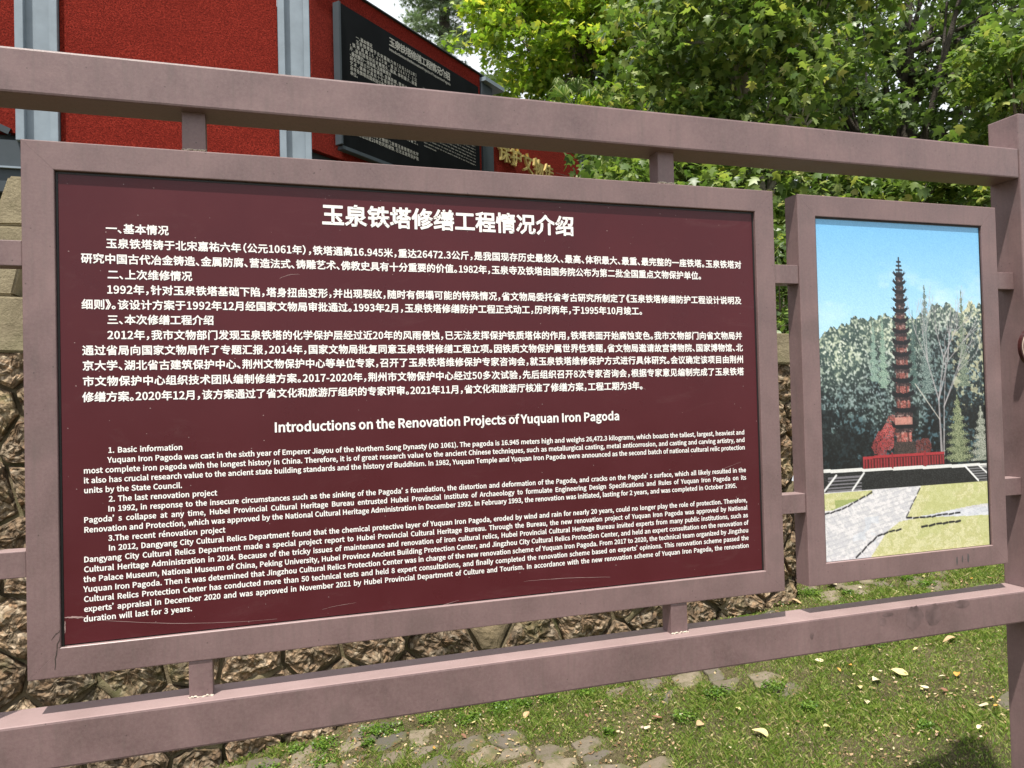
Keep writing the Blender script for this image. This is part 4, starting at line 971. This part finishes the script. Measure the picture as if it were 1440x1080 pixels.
for k in sel:
    p = spts[k]; poly = [(p[0] - .3, p[1] - .25), (p[0] + .3, p[1] - .25), (p[0] + .3, p[1] + .25), (p[0] - .3, p[1] + .25)]
    for q in spts:
        if q is p or abs(q[0] - p[0]) > .55 or abs(q[1] - p[1]) > .45: continue
        nx, nz = q[0] - p[0], q[1] - p[1]; poly = clip(poly, nx, nz, (q[0] ** 2 + q[1] ** 2 - p[0] ** 2 - p[1] ** 2) / 2)
    cx = sum(a[0] for a in poly) / len(poly); cy = sum(a[1] for a in poly) / len(poly); per = []
    for i in range(len(poly)):
        a_, b_ = poly[i], poly[(i + 1) % len(poly)]; L = math.hypot(b_[0] - a_[0], b_[1] - a_[1]); n = max(1, round(L / .05))
        for j in range(n):
            t = j / n; x = a_[0] + (b_[0] - a_[0]) * t; y = a_[1] + (b_[1] - a_[1]) * t; dx, dy = x - cx, y - cy; LL = math.hypot(dx, dy); f = (LL - r.uniform(.003, .016)) / LL * (1 if j else .985)
            per.append((dx * f, dy * f))
    X0, Y0 = to_xy(cx, cy); zt = r.uniform(-.002, .010); tx, ty = r.uniform(-.06, .06), r.uniform(-.06, .06); n = len(per); V = []
    for (f, dz) in ((1.0, -.03), (1.0, -.005), (.95, 0), (.55, r.uniform(-.002, .003))):
        for (x, y) in per: V.append((x * f, y * f, zt + dz + (x * tx + y * ty) + (r.uniform(-.0015, .0015) if dz >= 0 else 0)))
    V.append((0, 0, zt)); F = [(m_ * n + i, m_ * n + (i + 1) % n, (m_ + 1) * n + (i + 1) % n, (m_ + 1) * n + i) for m_ in range(3) for i in range(n)] + [(3 * n + i, 3 * n + (i + 1) % n, 4 * n) for i in range(n)]
    o = link('paving_stone', mesh_from('paving_stone', V, F), M['slab'], ground); o.location = (X0, Y0, float(lawn_z(X0, Y0))); o.rotation_euler = (0, -.149, ang)
    slab_poly.append((X0, Y0, per))
# grass blades
def grass():
    n = 480000; x = RN.uniform(-.3, 7.4, n); y = RN.uniform(.35, 4.35, n)
    pn = np.sin(x * 3.3 + 1) * np.cos(y * 4.1 + x * 1.1) + .6 * np.sin(x * 9.1 + y * 7.3) + .45 * np.sin(x * 23 - y * 19); dens = np.clip(.68 + .42 * pn + .28 * (x - 1.8), .16, 1)
    keep = (RN.random(n) < dens) & ((y < wall_front_y(x, 0.) - .02) | (x > 4.12))
    x, y, pn = x[keep], y[keep], pn[keep]
    on = np.zeros(len(x), bool)
    for (sx, sy, per) in slab_poly:
        near = np.nonzero((np.abs(x - sx) < .22) & (np.abs(y - sy) < .22))[0]
        if not len(near): continue
        dx, dy = x[near] - sx, y[near] - sy; u_ = dx * ca + dy * sa; v_ = -dx * sa + dy * ca; ins = np.ones(len(near), bool); P = np.array(per) * .86
        for i in range(len(P)):
            a_, b_ = P[i], P[(i + 1) % len(P)]; ins &= (b_[0] - a_[0]) * (v_ - a_[1]) - (b_[1] - a_[1]) * (u_ - a_[0]) > 0
        on[near[ins]] = True
    k2 = ~on | (RN.random(len(x)) < .24); x, y, pn = x[k2], y[k2], pn[k2]; n = len(x)
    z = lawn_z(x, y); h = RN.uniform(.008, .026, n) * (1 + .5 * np.clip(pn, -.8, 1)); w = RN.uniform(.0012, .0024, n); a = RN.uniform(0, 2 * np.pi, n); ln = RN.uniform(.3, 1.5, n) * h; la = RN.uniform(0, 2 * np.pi, n)
    cx, sx_ = np.cos(a) * w, np.sin(a) * w
    V = np.stack([np.stack([x - cx, y - sx_, z - .004], -1), np.stack([x + cx, y + sx_, z - .004], -1), np.stack([x + cx * .7 + np.cos(la) * ln * .4, y + sx_ * .7 + np.sin(la) * ln * .4, z + h * .65], -1), np.stack([x + np.cos(la) * ln, y + np.sin(la) * ln, z + h], -1)], 1).reshape(-1, 3)
    i = np.arange(n)[:, None] * 4; F = np.concatenate([i + np.array([[0, 1, 2]]), i + np.array([[0, 2, 3]])]).astype(np.int32)
    tag(link('grass', mesh_np('grass', V, F), M['grass']), 'short patchy green grass growing between the paving stones', 'grass', kind='stuff')
grass()
# small broad-leaved weeds along wall foot and between stones
def weeds():
    P = []
    for _ in range(90):
        if r.random() < .45: x = r.uniform(.2, 3.8); y = float(wall_front_y(x, 0.)) - r.uniform(.06, .5)
        else: x = r.uniform(.3, 5.5); y = r.uniform(.6, 2.9)
        z = float(lawn_z(x, y)); R0 = r.uniform(.03, .10)
        for q in range(int(260 * R0 / .08)): 
            t = r.uniform(0, 6.28); rr = R0 * r.random() ** .6; P.append((x + rr * math.cos(t), y + rr * math.sin(t), z + r.uniform(.004, .035)))
    V, F = leaf_cloud(np.array(P), 'oval', .016, .1, .35); tag(link('weeds', mesh_np('weeds', V, F), M['weed']), 'low clumps of round-leaved weeds in the grass and at the wall foot', 'weeds', kind='stuff')
weeds()
def litter():
    n = 17000; x = RN.uniform(-.2, 6.5, n); y = RN.uniform(.5, 4.2, n); k = ((y < wall_front_y(x, 0.) - .03) | (x > 4.2)) & (np.sin(x * 2.7 + 2) * np.sin(y * 3.9) + RN.normal(0, .5, n) + .5 * (x < 2.4) > .1)
    x, y = x[k], y[k]; pos = np.stack([x, y, lawn_z(x, y) + RN.uniform(.004, .022, len(x))], -1); V, F = leaf_cloud(pos, 'oval', .017, .0, .35)
    m = m_leaf('leaf_litter', [(0, (.14, .07, .035)), (.4, (.30, .19, .10)), (.8, (.46, .34, .19)), (1, (.60, .50, .33))], .15); tag(link('leaf_litter', mesh_np('leaf_litter', V, F), m), 'scattered crumbs of brown dead leaf among the grass', 'leaf litter', kind='stuff')
litter()
def fallen(x, y, size, rz, mat, label, curl=.35, seed=0, group='dry leaves fallen on the grass'):
    rr = random.Random(seed); pts_ = []; nl = 9
    V = []; F = []
    for i in range(nl):
        t = i / (nl - 1); w = .34 * math.sin(math.pi * min(1, t * .97 + .03)) ** .8 * (1.15 - .5 * t); yy = (t - .5)
        for q in (-1, -.5, 0, .5, 1):
            V.append((q * w * (1 + rr.uniform(-.08, .08)), yy, curl * (q * q * w + .25 * math.sin(t * 4 + seed)) + rr.uniform(-.01, .01)))
    for i in range(nl - 1):
        for q in range(4): a = i * 5 + q; F.append((a, a + 1, a + 6, a + 5))
    V += [(-.012, .49, .03), (.012, .49, .03), (.03, .78, .10)]; k = len(V); F.append((k - 3, k - 2, k - 1))
    me = mesh_from('dry_leaf', V, F); o = link('dry_leaf', me, mat, None, True); o.location = (x, y, float(lawn_z(x, y)) + .022); o.scale = (size,) * 3; o.rotation_euler = (rr.uniform(-.3, .3), rr.uniform(-.35, .25), rz)
    tag(o, label, 'leaf', group); return o
def at_ground(px, py):
    d = (_right * ((px - 720) / 1081.1) + _up * ((540 - py) / 1081.1) + _fwd); t = 1.
    for _ in range(40):
        p = CAMP + d * t; e = p.z - float(lawn_z(p.x, p.y)); t += e / (-d.z) * .8
    return CAMP + d * t
SPEC = [(1069, 1037, .085, .6, 0, 'large pale yellow pointed leaf lying lowest on the lawn'), (984, 1024, .06, 2.0, 1, 'rounded tan leaf at the lower left of the lawn'), (993, 983, .06, .9, 2, 'curled dark brown leaf near the lower rail at left'), (1152, 934, .055, 1.4, 4, 'flat straw leaf just below the bottom rail'),
        (1265, 951, .085, .5, 0, 'broad pale yellow leaf on the sunlit grass'), (1232, 962, .07, 1.9, 4, 'straw coloured leaf left of the broad pale leaf'), (1208, 972, .055, 2.7, 0, 'small upright pale leaf with a dark shadow'), (1346, 954, .05, 2.2, 3, 'small orange leaf near the right post'), (1383, 998, .05, .3, 4, 'cream leaf beside the right post'),
        (1300, 972, .045, 1.1, 4, 'little pale round leaf in the middle of the grass'), (1328, 976, .04, .2, 2, 'small dark brown leaf near the orange leaf'), (1219, 993, .05, 2.5, 4, 'narrow pale curled leaf low on the lawn'), (1170, 826, .09, .1, 4, 'cream leaf on the grass just under the picture frame'), (1335, 905, .08, 1.2, 1, 'reddish tan curled leaf under the bottom rail at right'),
        (740, 1011, .06, 2.4, 1, 'tan leaf lying on the paving below the rail'), (910, 1029, .05, .4, 4, 'straw leaf on the paved patch at lower centre'), (924, 1014, .055, 1.0, 2, 'thin brown leaf on the paved patch'), (1120, 850, .07, .8, 1, 'orange-brown leaf at the foot of the wall end')]
for k, (px, py, s_, rz, mi, lb_) in enumerate(SPEC):
    p = at_ground(px, py); fallen(p.x, p.y, s_, rz, LEAFM[mi], lb_, seed=k)
for k in range(70):
    p = at_ground(r.uniform(560, 1400), r.uniform(880, 1085)) if k % 3 else at_ground(r.uniform(1150, 1400), r.uniform(812, 900))
    fallen(p.x, p.y, r.uniform(.018, .040), r.uniform(0, 6.3), LEAFM[r.randrange(5)], 'small dry leaf among many scattered over the grass and paving', seed=100 + k)
bpy.data.objects.remove(_tob)
